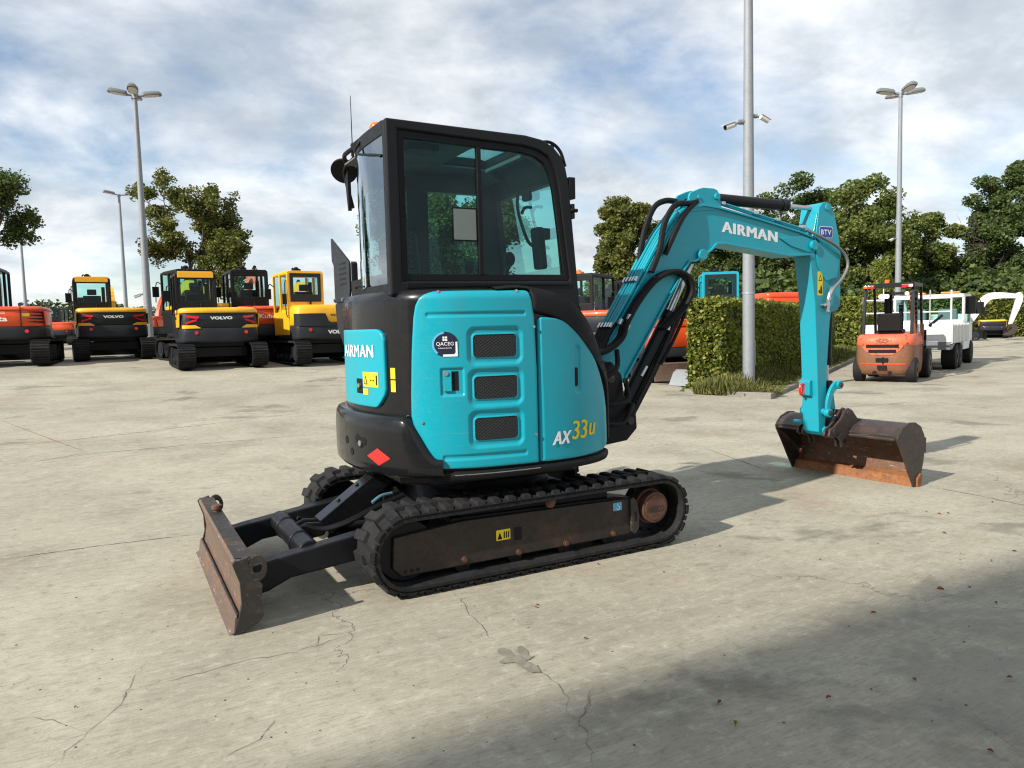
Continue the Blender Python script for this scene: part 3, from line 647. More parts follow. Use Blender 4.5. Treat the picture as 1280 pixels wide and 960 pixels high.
kk = MB(); a0 = surf(-1.215, 1.085, .022); a1 = surf(-1.215, 1.085, .034); kk.cyl(a0, a1, .014); kk.build('key_lock', 'steel', RPO)
dk = MB(); tri = [(-1.16, 1.095), (-1.115, 1.095), (-1.138, 1.150)]; dk.add([surf(a, b, .0232) for a, b in tri], [(0, 1, 2)])
dk.build('warning_symbol', 'decalblack', RPO); dk = MB()
for i in range(3): dk.add([surf(a, b, .0232) for a, b in ((-1.085+i*.018, 1.115), (-1.075+i*.018, 1.115), (-1.075+i*.018, 1.125), (-1.085+i*.018, 1.125))], [(0, 1, 2, 3)])
dk.add([surf(a, b, .0232) for a, b in ((-1.022, 1.095), (-1.008, 1.095), (-1.008, 1.15), (-1.022, 1.15))], [(0, 1, 2, 3)]); dk.build('warning_symbol', 'decalblack', RPO)
dk = MB(); dk.add([surf(a, b, .0238) for a, b in ((-1.150, 1.100), (-1.126, 1.100), (-1.138, 1.135))], [(0, 1, 2)]); dk.build('warning_symbol', 'decalyellow', RPO)
lab(splate('warning_sticker', -.912, -.875, 1.132, 1.193, .0022, 'decalyellow', BODY), 'upper yellow sticker on the black corner'); lab(splate('warning_sticker', -.912, -.875, 1.060, 1.124, .0022, 'decalyellow', BODY), 'lower yellow sticker on the black corner')
# counterweight
cw = MB()
prof = [(.015, .595), (.05, .60), (.068, .62), (.072, .66), (.072, .84), (.066, .90), (.052, .925), (.02, .935), (.0, .937)]
cols_s = list(np.linspace(S_MID, -.60, 70)); rows = []
for o_, z in prof:
    row = []
    for s in cols_s:
        t = sstep((s+.80)/.18); row.append(surf(s, z-(z-.64)*.8*t if z > .7 else z, o_*(1-.25*t)))
    rows.append([Vector((p.x, -p.y, p.z)) for p in row[:0:-1]]+row)
mm = len(rows[0]); cw.add([p for r_ in rows for p in r_], [(j*mm+i, j*mm+i+1, (j+1)*mm+i+1, (j+1)*mm+i) for j in range(len(rows)-1) for i in range(mm-1)])
CW = cw.build('counterweight', 'black_gloss', EX, sharp=60)
dk = MB(); dk.add([surf(a, b, .0765) for a, b in ((-.955, .752), (-.862, .704), (-.948, .657), (-1.053, .700))], [(0, 1, 2, 3)]); lab(dk.build('reflector', 'decalred', CW), 'red diamond reflector sticker')
for s, z, r_ in ((-1.13, .765, .032), (-1.17, .785, .026), (-1.09, .775, .024), (-1.25, .70, .022), (-1.33, .76, .024)):
    dk = MB(); dk.cyl(surf(s, z, .060), surf(s, z, .0745), r_, n=20); dk.build('bolt_hole', 'decalblack', CW)
dk = MB(); dk.cyl(surf(-1.13, .762, .070), surf(-1.13, .762, .082), .018, n=6); dk.build('bolt', 'steel', CW)
# bottom skirt under the door
sk = MB(); rows = []
for o_, z in ((.0, .575), (.020, .580), (.026, .595), (.024, .618), (.010, .628), (-.01, .63)):
    rows.append([surf(s, z, o_) for s in np.linspace(-.66, .62, 60)])
sk.add([p for r_ in rows for p in r_], [(j*60+i, j*60+i+1, (j+1)*60+i+1, (j+1)*60+i) for j in range(5) for i in range(59)])
SK = sk.build('side_skirt', 'plastic', EX, sharp=50)
splate('scuff_strip', -.62, -.05, .606, .611, .0262, 'steel', SK)  # thin pale strip along the skirt below the door

# -- cab
def ringprism(mb, outer, inner, a, b, fn):
    n = len(outer); vs = [fn(p, q, a) for p, q in outer]+[fn(p, q, a) for p, q in inner]+[fn(p, q, b) for p, q in outer]+[fn(p, q, b) for p, q in inner]
    fs = []
    for i in range(n):
        j = (i+1) % n
        fs += [(i, j, n+j, n+i), (2*n+i, 3*n+i, 3*n+j, 2*n+j), (i, 2*n+i, 2*n+j, j), (n+i, n+j, 3*n+j, 3*n+i)]
    mb.add(vs, fs)
XZ = lambda p, q, a: Vector((p, a, q))
CO = [(-.79, 1.585), (-.79, 2.53), (.07, 2.52), (.18, 2.505), (.26, 2.47), (.315, 2.415), (.345, 2.35), (.365, 2.25), (.43, 1.50)]
CI = [(-.72, 1.665), (-.72, 2.475), (.06, 2.455), (.15, 2.44), (.215, 2.41), (.255, 2.36), (.275, 2.31), (.293, 2.23), (.362, 1.675)]
cf = MB(); ringprism(cf, CO, CI, -.50, -.43, XZ)
CAB = cf.build('cab', 'cabblack', EX, bevel=.014, seg=3)
wf = MB(); CI2 = [(-.685, 1.705), (-.685, 2.435), (.05, 2.42), (.135, 2.405), (.19, 2.375), (.225, 2.33), (.245, 2.28), (.26, 2.21), (.325, 1.712)]
ringprism(wf, CI, CI2, -.487, -.455, XZ); wf.box(-.248, -.222, -.490, -.462, 1.705, 2.425)
wf.build('window_frame', 'decalblack', CAB, bevel=.003)
gl = MB(); gl.prism(CI2, -.474, -.470); gl.build('window_pane', 'glass', CAB)
lo = MB(); lo.prism([(-.70, 1.655), (-.70, 1.625), (-.02, 1.645), (.33, 1.645), (.36, 1.66)], -.507, -.50); lo.box(-.02, .0, -.508, -.50, 1.55, 1.65); lo.build('lower_trim', 'plastic', CAB, bevel=.003)
# left side: pillars and openings
ls = MB()
def slab(mb, x0, x1, z0, z1, y0=.40, y1=.46): mb.box(x0, x1, y0, y1, z0, z1)
slab(ls, -.62, .40, 1.10, 1.76); slab(ls, -.34, -.19, 1.76, 2.33); slab(ls, -.60, .22, 2.33, 2.50); ls.prism([(.21, 1.76), (.21, 2.34), (.22, 2.50), (.26, 2.47), (.315, 2.415), (.365, 2.25), (.41, 1.76)], .40, .46)
ls.build('left_side', 'cabblack', CAB, bevel=.006)
gl = MB(); gl.prism([(-.19, 1.76), (-.19, 2.33), (.21, 2.33), (.21, 1.76)], .428, .432); gl.prism([(-.60, 1.76), (-.60, 2.33), (-.34, 2.33), (-.34, 1.76)], .428, .432); gl.build('window_pane', 'glass', CAB)
# roof with a clear hatch
topc = [(-.79, 2.53), (.07, 2.52), (.18, 2.505), (.26, 2.47), (.315, 2.415), (.345, 2.35), (.355, 2.31)]
botc = [(.315, 2.31), (.30, 2.35), (.27, 2.395), (.23, 2.43), (.16, 2.455), (.07, 2.465), (-.76, 2.475)]
rf = MB()
for y0, y1, xa_ in ((-.429, -.35, -.79), (.16, .30, -.70), (.30, .46, -.60)): rf.prism([(xa_, 2.53)]+topc[1:]+botc[:-1]+[(xa_+.03, 2.475)], y0, y1)
rf.prism([(-.79, 2.53), (-.20, 2.522), (-.20, 2.473), (-.76, 2.475)], -.35, .16); rf.prism([(.13, 2.513)]+topc[2:]+botc[:4]+[(.13, 2.458)], -.35, .16)
rf.build('roof', 'cabblack', CAB, bevel=.006)
hl = MB()
for y0, y1 in ((-.425, -.345), (.155, .40)): hl.prism([(-.755, 2.468), (.07, 2.458), (.15, 2.446), (.22, 2.42), (.25, 2.39), (.24, 2.385), (.14, 2.436), (.07, 2.448), (-.755, 2.458)], y0, y1)
hl.box(-.755, -.195, -.345, .155, 2.458, 2.467); hl.box(.125, .16, -.345, .155, 2.43, 2.452); hl.build('headlining', 'ceiling', CAB)
ht = MB(); ht.box(-.20, .13, -.35, .16, 2.500, 2.506); ht.build('roof_hatch', 'glass', CAB)
sv = MB(); sv.box(-.60, -.42, -.36, -.20, 2.415, 2.455, ); sv.build('speaker_box', 'decalblack', CAB, bevel=.01)
# rear glass, curved at the left corner
rp = catmull([(-.782, -.43), (-.786, -.13), (-.772, .06), (-.735, .22), (-.68, .34), (-.60, .42)], 5)
gl = MB(); n_ = len(rp); gl.add([(x, y, z) for z in (1.64, 2.47) for x, y in rp]+[(x+.005, y-.001, z) for z in (1.64, 2.47) for x, y in rp], [(i, i+1, n_+i+1, n_+i) for i in range(n_-1)])
gl.build('rear_window', 'glass_dark', CAB)
rr = MB()
for z0, z1, o in ((1.56, 1.655, .004), (2.455, 2.531, .006)):
    q = [(x-o, y) for x, y in rp]+[(x+.03, y-.01) for x, y in rp[::-1]]; rr = MB(); rr.prism([(a, b) for a, b in q], z0, z1, 'z'); rr.build('rear_sill' if z0 < 2 else 'rear_header', 'cabblack', CAB, bevel=.004)

for y in (.02, -.06, -.36): 
    pass
# front frame and windshield (tilted plane)
FX = lambda z, o=0: .362+(2.25-z)*.0885+o
ff = MB(); YZ = lambda p, q, a: Vector((FX(q, a), p, q))
ringprism(ff, [(-.44, 1.48), (-.44, 2.32), (.44, 2.32), (.44, 1.48)], [(-.385, 1.72), (-.385, 2.28), (.375, 2.28), (.375, 1.72)], -.05, -.002, YZ); ff.build('front_frame', 'cabblack', CAB, bevel=.005)
gl = MB(); gl.add([YZ(a, b, -.02) for a, b in ((-.385, 1.72), (-.385, 2.28), (.375, 2.28), (.375, 1.72))], [(0, 1, 2, 3)]); gl.build('windshield', 'glass', CAB)
wi = MB(); wi.tube([YZ(.02, 2.30, -.06), YZ(.03, 2.20, -.07), YZ(-.0, 2.08, -.07), YZ(-.06, 1.95, -.06), YZ(-.18, 1.90, -.05)], .011); wi.tube([YZ(.0, 2.15, -.06), YZ(-.05, 2.18, -.06), YZ(-.13, 2.17, -.06)], .010)
wi.build('wiper', 'decalblack', CAB)
wi = MB(); wi.prism(rrect(-.12, -.02, 2.22, 2.30, .02), -.06, -.04, 'x', lambda p: YZ(p.y, p.z, p.x)); wi.build('wiper_motor', 'decalblack', CAB)
mo = MB(); mo.prism(rrect(-.33, -.22, 1.76, 2.02, .02), -.14, -.10, 'x', lambda p: YZ(p.y, p.z, p.x)); mo.box(.30, .36, -.28, -.20, 1.95, 2.02); mo.build('monitor', 'decalblack', CAB, bevel=.006)
# floor, console and seat inside
fl = MB(); fl.box(-.74, .39, -.42, .40, 1.20, 1.24); fl.box(-.755, -.62, -.40, .36, 1.24, 1.72); fl.build('cab_floor', 'interior', CAB)
se = MB(); se.box(-.50, -.02, -.20, .28, 1.42, 1.54); SEAT = se.build('seat', 'plastic', CAB, bevel=.04, seg=4)
se = MB(); se.prism([(-.56, 1.50), (-.46, 1.50), (-.50, 1.98), (-.58, 2.0), (-.61, 1.95)], -.18, .26); se.build('backrest', 'plastic', SEAT, bevel=.035, seg=4)
se = MB(); se.prism([(-.60, 2.02), (-.52, 2.02), (-.54, 2.20), (-.61, 2.19)], -.08, .16); se.cyl((-.56, .0, 1.95), (-.57, .0, 2.05), .01); se.build('headrest', 'plastic', SEAT, bevel=.03, seg=4)
for y in (-.27, .32):
    lv = MB(); lv.box(-.35, .08, y-.05, y+.05, 1.62, 1.67); lv.cyl((.02, y, 1.67), (.06, y, 1.80), .014); lv.ball((.065, y, 1.82), .035, 1, 1, 1.3); lv.build('control_lever', 'plastic', CAB, bevel=.005)
sp = MB(); pts = [(-.62+.035*math.cos(k*.7), -.30+.03*math.sin(k*.7), 1.72+.0042*k) for k in range(80)]; sp.tube(pts, .005, 5, smooth=False); sp.build('coiled_cable', 'plastic', CAB)
pa = MB(); pa.prism(rrect(-.405, -.252, 1.893, 2.083, .006), -.4765, -.4745); po = pa.build('paper_frame', 'decalblack', CAB)
pa = MB(); pa.prism(rrect(-.398, -.259, 1.902, 2.074, .004), -.4785, -.477); pa.build('paper_sheet', 'paper', CAB)
# roof fittings
bc_ = MB(); bc_.cyl((-.68, -.04, 2.53), (-.68, -.04, 2.56), .050, n=24); BE = bc_.build('beacon', 'decalblack', EX)
bc_ = MB(); bc_.cyl((-.68, -.04, 2.56), (-.68, -.04, 2.595), .047, .045, 24); bc_.ball((-.68, -.04, 2.595), .045, 1, 1, .75, 24, 12); bc_.build('beacon_lens', 'amber', BE)
an = MB(); an.cyl((-.70, .40, 2.52), (-.70, .40, 2.60), .010); an.cyl((-.70, .40, 2.60), (-.70, .40, 2.90), .0035, .002, 8); an.build('antenna', 'decalblack', EX)
mr = MB(); mr.tube([(-.74, .15, 2.53), (-.76, .32, 2.52), (-.74, .45, 2.52), (-.70, .52, 2.46)], .014); mr.tube([(-.72, .30, 2.49), (-.74, .45, 2.45), (-.72, .50, 2.38), (-.70, .44, 2.20)], .012); MR = mr.build('mirror_arm', 'decalblack', EX)
mr = MB(); c = Vector((-.71, .575, 2.46)); d = Vector((-.40, -.62, -.62)).normalized(); mr.cyl(c-d*.010, c+d*.010, .088, n=30); mr.cyl(c-d*.01, c-d*.04, .05, .02, 20); mr.build('mirror', 'decalblack', MR, bevel=.004)
mr = MB(); mr.prism([(.43, 2.44), (.49, 2.44), (.475, 2.30), (.45, 2.18), (.43, 2.18)], -.73, -.71, 'x'); mr.build('bracket', 'decalblack', MR)
hd = MB(); hd.tube([(-.80, .10, 1.66), (-.82, .05, 1.665), (-.82, -.02, 1.665), (-.80, -.06, 1.66)], .006); hd.build('handrail', 'decalblack', EX); hd = MB()
hd.tube([(-.79, -.05, 2.50), (-.81, -.02, 2.44), (-.80, -.36, 2.36), (-.79, -.42, 2.34)], .007); hd.build('handrail', 'decalblack', EX)
gd = MB(); gd.prism([(.945, 2.06), (.925, 2.05), (.54, 1.87), (.52, 1.85), (.52, 1.68), (.55, 1.60), (.90, 1.60), (.90, 1.86), (.945, 1.90)], -.72, -.705, 'x')
gd.prism([(.54, 1.865), (.52, 1.85), (.52, 1.62), (.54, 1.60)], -.70, -.66, 'x')
GD = lab(gd.build('guard_plate', 'grey', EX, bevel=.004), 'tall pointed charcoal guard plate with slots')
gs = MB()
for k in range(5): gs.prism(rrect(.60, .76, 1.715+.035*k, 1.727+.035*k, .005, 3), -.7215, -.7205, 'x')
gs.build('vent_slot', 'decalblack', GD)
gb = MB(); gb.prism([(.88, 1.60), (.55, 1.60), (.45, 1.55), (.40, 1.25), (.60, 1.20), (.70, 1.30), (.84, 1.42)], -.73, -.60, 'x'); gb.build('guard_bracket', 'black', EX, bevel=.02, seg=3)
for y in (.62, .83): b_ = MB(); b_.cyl((-.735, y, 1.615), (-.748, y, 1.615), .012, n=6); b_.build('bolt', 'steel', EX)
fb = MB(); fb.tube([(.19, -.45, 2.50), (.27, -.45, 2.505), (.335, -.45, 2.46), (.37, -.45, 2.37)], .010); fb.box(.27, .29, -.455, -.445, 2.45, 2.50); fb.build('grab_handle', 'decalblack', CAB)
fb = MB(); fb.box(.365, .41, -.50, -.44, 2.17, 2.30); fb.cyl((.37, -.50, 2.10), (.42, -.50, 2.10), .012); fb.box(.38, .40, -.505, -.47, 2.05, 2.14); fb.build('hinge', 'decalblack', CAB, bevel=.004)

# -- boom
BOOM = [(.80, 1.00), (.84, 1.14), (1.46, 2.03), (1.52, 2.11), (1.60, 2.19), (1.70, 2.245), (1.82, 2.27), (1.98, 2.258), (2.41, 2.19), (2.86, 2.11), (3.03, 2.065), (3.075, 2.03), (3.08, 1.99), (3.04, 1.955), (2.98, 1.94), (2.73, 1.925), (2.31, 1.972), (2.02, 2.002), (1.95, 1.995), (1.90, 1.95), (1.87, 1.90), (1.81, 1.865), (1.74, 1.865), (1.68, 1.86), (1.62, 1.79), (1.30, 1.34), (1.05, .99), (.95, .92), (.85, .92)]
bo = MB(); bo.prism(BOOM, -.076, .076); BO = bo.build('boom', 'teal', EX, bevel=.006, seg=3)
def offpoly(pts, d):
    out = []
    for i, p in enumerate(pts):
        a = np.array(pts[max(0, i-1)]); b = np.array(pts[min(len(pts)-1, i+1)]); t = (b-a)/np.hypot(*(b-a)); out.append((p[0]-t[1]*d, p[1]+t[0]*d))
    return out
for seq, nm in ((BOOM[1:12], 'top_flange'), (BOOM[14:20]+BOOM[22:27], 'bottom_flange')):
    low = seq; lp = offpoly(low, .012 if nm == 'top_flange' else .012); fl = MB()
    li = offpoly(low, -.004)
    fl.prism(lp+li[::-1], -.094, .094); fl.build(nm, 'teal', BO, bevel=.003)
bs = MB()
for x, z, r_ in ((1.80, 1.905, .040), (3.01, 2.01, .040), (1.0, 1.03, .05)): bs.cyl((x, -.112, z), (x, .112, z), r_, n=24)
bs.build('pivot_boss', 'teal', BO, bevel=.004)
tip = MB()
for s_ in (-1, 1): tip.prism([(2.62, 2.06), (2.90, 2.085), (3.03, 2.06), (3.075, 2.03), (3.08, 1.99), (3.04, 1.96), (2.95, 1.955), (2.75, 2.0)], s_*.075, s_*.086)
tip.build('tip_plate', 'teal', BO, bevel=.004)
for s_ in (-1, 1):
    ea = MB(); ea.prism([(1.70, 2.22), (1.685, 2.33), (1.70, 2.36), (1.79, 2.395), (1.83, 2.405), (1.93, 2.405), (1.965, 2.395), (1.99, 2.36), (2.01, 2.25)], s_*.062, s_*.082)
    ea.cyl((1.955, s_*.062, 2.345), (1.955, s_*.10, 2.345), .026); ea.cyl((1.78, s_*.062, 2.33), (1.78, s_*.09, 2.33), .016); ea.build('cylinder_bracket', 'teal', BO, bevel=.005)
v, f = bold_text('AIRMAN', 4, .0085, 0, 1.12); tmb = MB()
tmb.add([(2.01+a*.60, -.0770-k*.0004, (2.085-a*.062)+b*.082) for a, b, k in v], f); lab(tmb.build('decal', 'decalwhite', BO, sharp=180), 'white lettering on the boom')
# oil pipes along the boom
def off(p, q, t, o):
    a = Vector((p[0], 0, p[1])); b = Vector((q[0], 0, q[1])); d = (b-a).normalized(); n_ = Vector((-d.z, 0, d.x)); return a+(b-a)*t+n_*o
for k, y in enumerate((-.085, -.055, -.025, .015, .05)):
    pi_ = MB(); P0, P1 = (.99, 1.355), (1.46, 2.03)
    pts = [off(P0, P1, 0, .035), off(P0, P1, .5, .035), off(P0, P1, .97, .035), off((1.46, 2.03), (1.60, 2.19), .5, .03), off((1.46, 2.03), (1.60, 2.19), 1., .028)]
    pi_.tube([Vector((p.x, y, p.z)) for p in pts], .0105, 8); pi_.build('oil_pipe', 'teal', BO)
for k, y in enumerate((-.070, -.045, .02)):
    pi_ = MB(); pts = [(1.60, 2.235), (1.68, 2.30), (1.80, 2.325), (1.98, 2.31), (2.4, 2.235), (2.85, 2.155), (2.93, 2.14)]
    pi_.tube([(x, y, z-.006*k) for x, z in pts], .0085, 8); pi_.build('oil_pipe', 'teal', BO)
cl = MB()
for t_ in (.02, .50): 
    for y in (-.085, -.055, -.025, .015, .05): c_ = off((.99, 1.355), (1.46, 2.03), t_, .052); cl = MB(); cl.box(-.018, .018, y-.010, y+.010, -.006, .006, T(c_.x, 0, c_.z, 0, -math.atan2(.675, .47))); cl.build('pipe_clamp', 'steel', BO)
cl = MB()
for x, z in ((2.37, 2.245), (2.62, 2.205), (2.03, 2.30), (2.92, 2.16)): cl = MB(); cl.box(x-.02, x+.02, -.08, -.03, z-.008, z+.014); cl.build('pipe_clamp', 'steel', BO)
for pts, r_ in ((((1.31, -.10, 1.77), (1.38, -.11, 1.93), (1.42, -.11, 2.10), (1.50, -.11, 2.23), (1.58, -.10, 2.27), (1.70, -.08, 2.28), (1.77, -.07, 2.30)), .022), (((1.31, .04, 1.80), (1.33, .04, 1.95), (1.38, .04, 2.12), (1.46, .04, 2.26), (1.56, .04, 2.31), (1.66, .03, 2.31)), .022), (((1.44, -.10, 1.90), (1.50, -.12, 2.03), (1.58, -.115, 2.15), (1.66, -.10, 2.23), (1.74, -.08, 2.28)), .020)):
    h = MB(); h.tube(pts, r_); h.build('hydraulic_hose', 'plastic', BO)
for dy in (0, .05):
    h = MB(); h.tube([(.70, -.16+dy, 1.20), (.86, -.17+dy, 1.22), (.99, -.17+dy, 1.30), (1.05, -.165+dy, 1.42), (1.18, -.15+dy, 1.58), (1.34, -.14+dy, 1.72), (1.50, -.14+dy, 1.775), (1.62, -.14+dy, 1.74), (1.665, -.14+dy, 1.65), (1.62, -.12+dy, 1.53), (1.53, -.10+dy, 1.44), (1.44, -.08+dy, 1.36)], .019); h.build('hydraulic_hose', 'plastic', BO)
h = MB()
for y in (-.085, -.06, -.03, .0, .03, .055): h.tube([(1.0, y, 1.41), (.95, y, 1.35), (.86, y-.02, 1.22), (.74, y-.04, 1.12)], .017)
h.build('hose_bundle', 'plastic', BO)
cl = MB()
for p in ((1.0, -.13, 1.40), (1.05, -.16, 1.43), (1.06, -.13, 1.36)): cl.cyl(Vector(p), Vector(p)+Vector((.02, 0, .035)), .016, n=10)
cl.build('hose_fitting', 'steel', BO)
# boom lift cylinder under the boom
def cylinder(name, p0, p1, p2, r, rr_, parent, mat='black'):
    p0, p1, p2 = Vector(p0), Vector(p1), Vector(p2); d = (p1-p0).normalized(); c = MB(); c.cyl(p0, p1, r, n=28); c.cyl(p1-d*.05, p1+d*.012, r*1.18, n=28); c.cyl(p0, p0+d*.03, r*1.1, n=28)
    c.cyl(p0-Vector((0, r*1.2, 0)), p0+Vector((0, r*1.2, 0)), r*.9, n=20)
    o = c.build(name, mat, parent, bevel=.003); q = MB(); q.cyl(p1, p2, rr_, n=20); q.build('piston_rod', 'steel', o)
    e = MB(); e.cyl(p2-Vector((0, r*1.1, 0)), p2+Vector((0, r*1.1, 0)), r*.85, n=20); e.build('rod_eye', mat, o); return o
LC = cylinder('boom_cylinder', (1.06, 0, .72), (1.55, 0, 1.47), (1.79, 0, 1.88), .044, .024, EX)
g = MB(); g.prism([(1.10, .70), (1.60, 1.47), (1.62, 1.50), (1.66, 1.48), (1.64, 1.42), (1.40, 1.02), (1.18, .70)], -.03, .03); g.tube([(1.58, -.05, 1.46), (1.50, -.055, 1.30), (1.35, -.055, 1.05), (1.20, -.05, .82)], .012); g.build('rod_guard', 'black', LC, bevel=.004)
g = MB(); g.tube([(1.66, -.06, 1.48), (1.60, -.07, 1.38), (1.50, -.07, 1.22), (1.42, -.06, 1.10)], .013); g.build('hydraulic_hose', 'plastic', LC)
g = MB(); g.cyl((1.25, -.048, 1.02), (1.30, -.048, 1.09), .013); g.cyl((1.485, -.06, 1.35), (1.50, -.06, 1.40), .02); g.build('hose_fitting', 'steel', LC)
# swing bracket in front of the house
sb = MB(); sb.prism([(.60, .62), (.62, 1.02), (.78, 1.16), (.92, 1.14), (1.0, 1.05), (1.02, .90), (1.12, .80), (1.13, .66), (1.04, .58), (.80, .56)], -.15, -.09); sb.prism([(.60, .62), (.62, 1.02), (.78, 1.16), (.92, 1.14), (1.0, 1.05), (1.02, .90), (1.12, .80), (1.13, .66), (1.04, .58), (.80, .56)], .09, .15)
sb.cyl((.74, 0, .56), (.74, 0, .98), .10, n=28); sb.cyl((.74, 0, .54), (.74, 0, .60), .14, n=28); sb.box(.6, .74, -.15, .15, .62, .92); SBK = sb.build('swing_bracket', 'black', EX, bevel=.01)
pn = MB(); pn.cyl((.89, -.175, 1.03), (.89, .175, 1.03), .035, n=20); pn.build('pivot_pin', 'blade_side', SBK, bevel=.004); pn = MB(); pn.cyl((1.06, -.17, .72), (1.06, .17, .72), .03, n=20); pn.build('pivot_pin', 'blade_side', SBK, bevel=.004)
for k, pts in enumerate([((.60, -.20, .78), (.75, -.24, .74), (.95, -.22, .72), (1.08, -.16, .84)), ((.60, -.18, .88), (.78, -.25, .86), (.98, -.23, .88), (1.02, -.16, 1.02)), ((.60, -.16, .98), (.74, -.23, 1.02), (.90, -.22, 1.10), (.96, -.15, 1.22))]):
    h = MB(); h.tube(pts, .018); h.build('hydraulic_hose', 'plastic', SBK)
st = MB(); st.cyl((.70, -.30, .83), (.70, -.27, .83), .02, n=6); st.build('bolt', 'steel', SBK)

# -- arm, its cylinder, link and bucket
cylinder('arm_cylinder', (1.955, 0, 2.345), (2.78, 0, 2.335), (3.17, 0, 2.325), .043, .019, EX)
ARM = [(3.06, 2.26), (3.08, 2.33), (3.12, 2.365), (3.17, 2.37), (3.22, 2.345), (3.26, 2.27), (3.31, 2.11), (3.345, 1.93), (3.36, 1.75), (3.36, 1.53), (3.33, 1.48), (3.245, 1.455), (3.23, 1.38), (3.195, .96), (3.185, .55), (3.17, .44), (3.14, .415), (3.10, .45), (3.072, 1.06), (3.045, 1.53), (2.985, 1.90), (2.975, 1.95), (3.0, 2.02)]
ar = MB(); ar.prism([p for p in ARM], -.082, .082); AR = ar.build('arm', 'teal_worn', EX, bevel=.006, seg=3)
for s_ in (-1, 1):
    a_ = MB(); a_.prism([(3.03, 2.05), (3.075, 2.32), (3.12, 2.367), (3.17, 2.372), (3.222, 2.347), (3.262, 2.27), (3.312, 2.11), (3.347, 1.93), (3.30, 1.75), (3.17, 1.72), (3.06, 1.85)], s_*.083, s_*.094); a_.cyl((3.17, s_*.08, 2.325), (3.17, s_*.105, 2.325), .028); a_.build('side_plate', 'teal', AR, bevel=.004)
lo = [(2.965, 1.925), (2.955, 1.965), (2.985, 1.97), (3.05, 1.92), (3.06, 1.80), (3.05, 1.70), (3.03, 1.66)]
a_ = MB(); a_.cyl((3.175, -.10, .455), (3.175, .10, .455), .035, n=20); a_.cyl((3.15, -.105, .62), (3.15, .105, .62), .026, n=20); a_.cyl((3.08, .08, .52), (3.08, .16, .52), .02, n=16); a_.build('pivot_boss', 'teal', AR, bevel=.004)
bt = MB(); bt.add([(3.075+x, -.0955, 2.075+z) for x, z in rrect(0, .165, 0, .095, .02)], [tuple(range(24))]); BT = lab(bt.build('badge', 'decalwhite', AR), 'blue rounded badge with white letters')
bt = MB(); bt.add([(3.08+x, -.0962, 2.080+z) for x, z in rrect(0, .155, 0, .085, .017)], [tuple(range(24))]); bt.build('blue_field', 'decalblue', BT)
v, f = text2d('BTV', .02, 0, 1.1); bt = MB(); bt.add([(3.095+a*.125, -.0968, 2.102+b*.042) for a, b in v], f); bt.build('decal', 'decalwhite', BT, sharp=180)
bt = MB(); bt.prism(rrect(3.075, 3.135, 1.60, 1.80, .006), -.0838, -.0826); WS = lab(bt.build('warning_sticker', 'decalyellow', AR), 'tall yellow warning sticker on the arm')
bt = MB(); bt.add([(x, -.0844, z) for x, z in ((3.083, 1.72), (3.127, 1.72), (3.105, 1.775))], [(0, 1, 2)]); bt.prism([(3.085, 1.62), (3.10, 1.62), (3.10, 1.645), (3.085, 1.645)], -.0846, -.0842); bt.prism([(3.105, 1.615), (3.125, 1.615), (3.125, 1.66), (3.115, 1.69), (3.105, 1.66)], -.0846, -.0842); bt.build('warning_symbol', 'decalblack', WS)
bt = MB(); bt.add([(x, -.0848, z) for x, z in ((3.092, 1.726), (3.118, 1.726), (3.105, 1.76))], [(0, 1, 2)]); bt.build('warning_symbol', 'decalyellow', WS)
h = MB(); h.tube([(2.93, -.09, 2.14), (3.0, -.12, 2.10), (3.12, -.13, 2.055), (3.24, -.13, 2.01), (3.36, -.13, 1.93), (3.385, -.13, 1.84), (3.32, -.13, 1.74), (3.22, -.13, 1.66), (3.18, -.12, 1.59)], .0125, 10); lab(h.build('hydraulic_hose', 'midgrey', AR), 'grey hose curving over the arm joint')
h = MB(); h.tube([(2.95, -.04, 2.14), (3.02, -.06, 2.12), (3.10, -.07, 2.10)], .011); h.tube([(2.93, .0, 2.15), (3.02, .0, 2.16), (3.08, .02, 2.12)], .011); h.build('hydraulic_hose', 'steel', AR)
h = MB(); h.tube([(3.22, -.11, 1.66), (3.185, -.115, 1.61), (3.17, -.115, 1.56)], .017); h.build('hose_sleeve', 'steel', AR)
h = MB(); h.cyl((3.165, -.11, 1.46), (3.165, -.11, 1.57), .015); h.cyl((3.165, -.083, 1.52), (3.165, -.12, 1.52), .02); h.cyl((3.12, -.083, 1.52), (3.12, -.12, 1.52), .012); h.box(3.12, 3.17, -.115, -.10, 1.51, 1.53); h.build('hose_fitting', 'steel', AR)
h = MB(); h.tube([(3.035, .03, .86), (3.005, .03, .84), (3.0, .03, .79), (3.03, .03, .765), (3.045, .03, .80), (3.04, .03, .85)], .011); lab(h.build('lifting_shackle', 'decalred', AR), 'small red shackle on the arm')
h = MB(); h.prism([(3.045, .88), (3.045, .76), (3.09, .74), (3.09, .90)], -.03, .083); h.build('shackle_mount', 'teal_worn', AR, bevel=.006)
cylinder('bucket_cylinder', (3.305, 0, 1.50), (3.285, 0, 1.02), (3.29, 0, .84), .042, .022, EX)
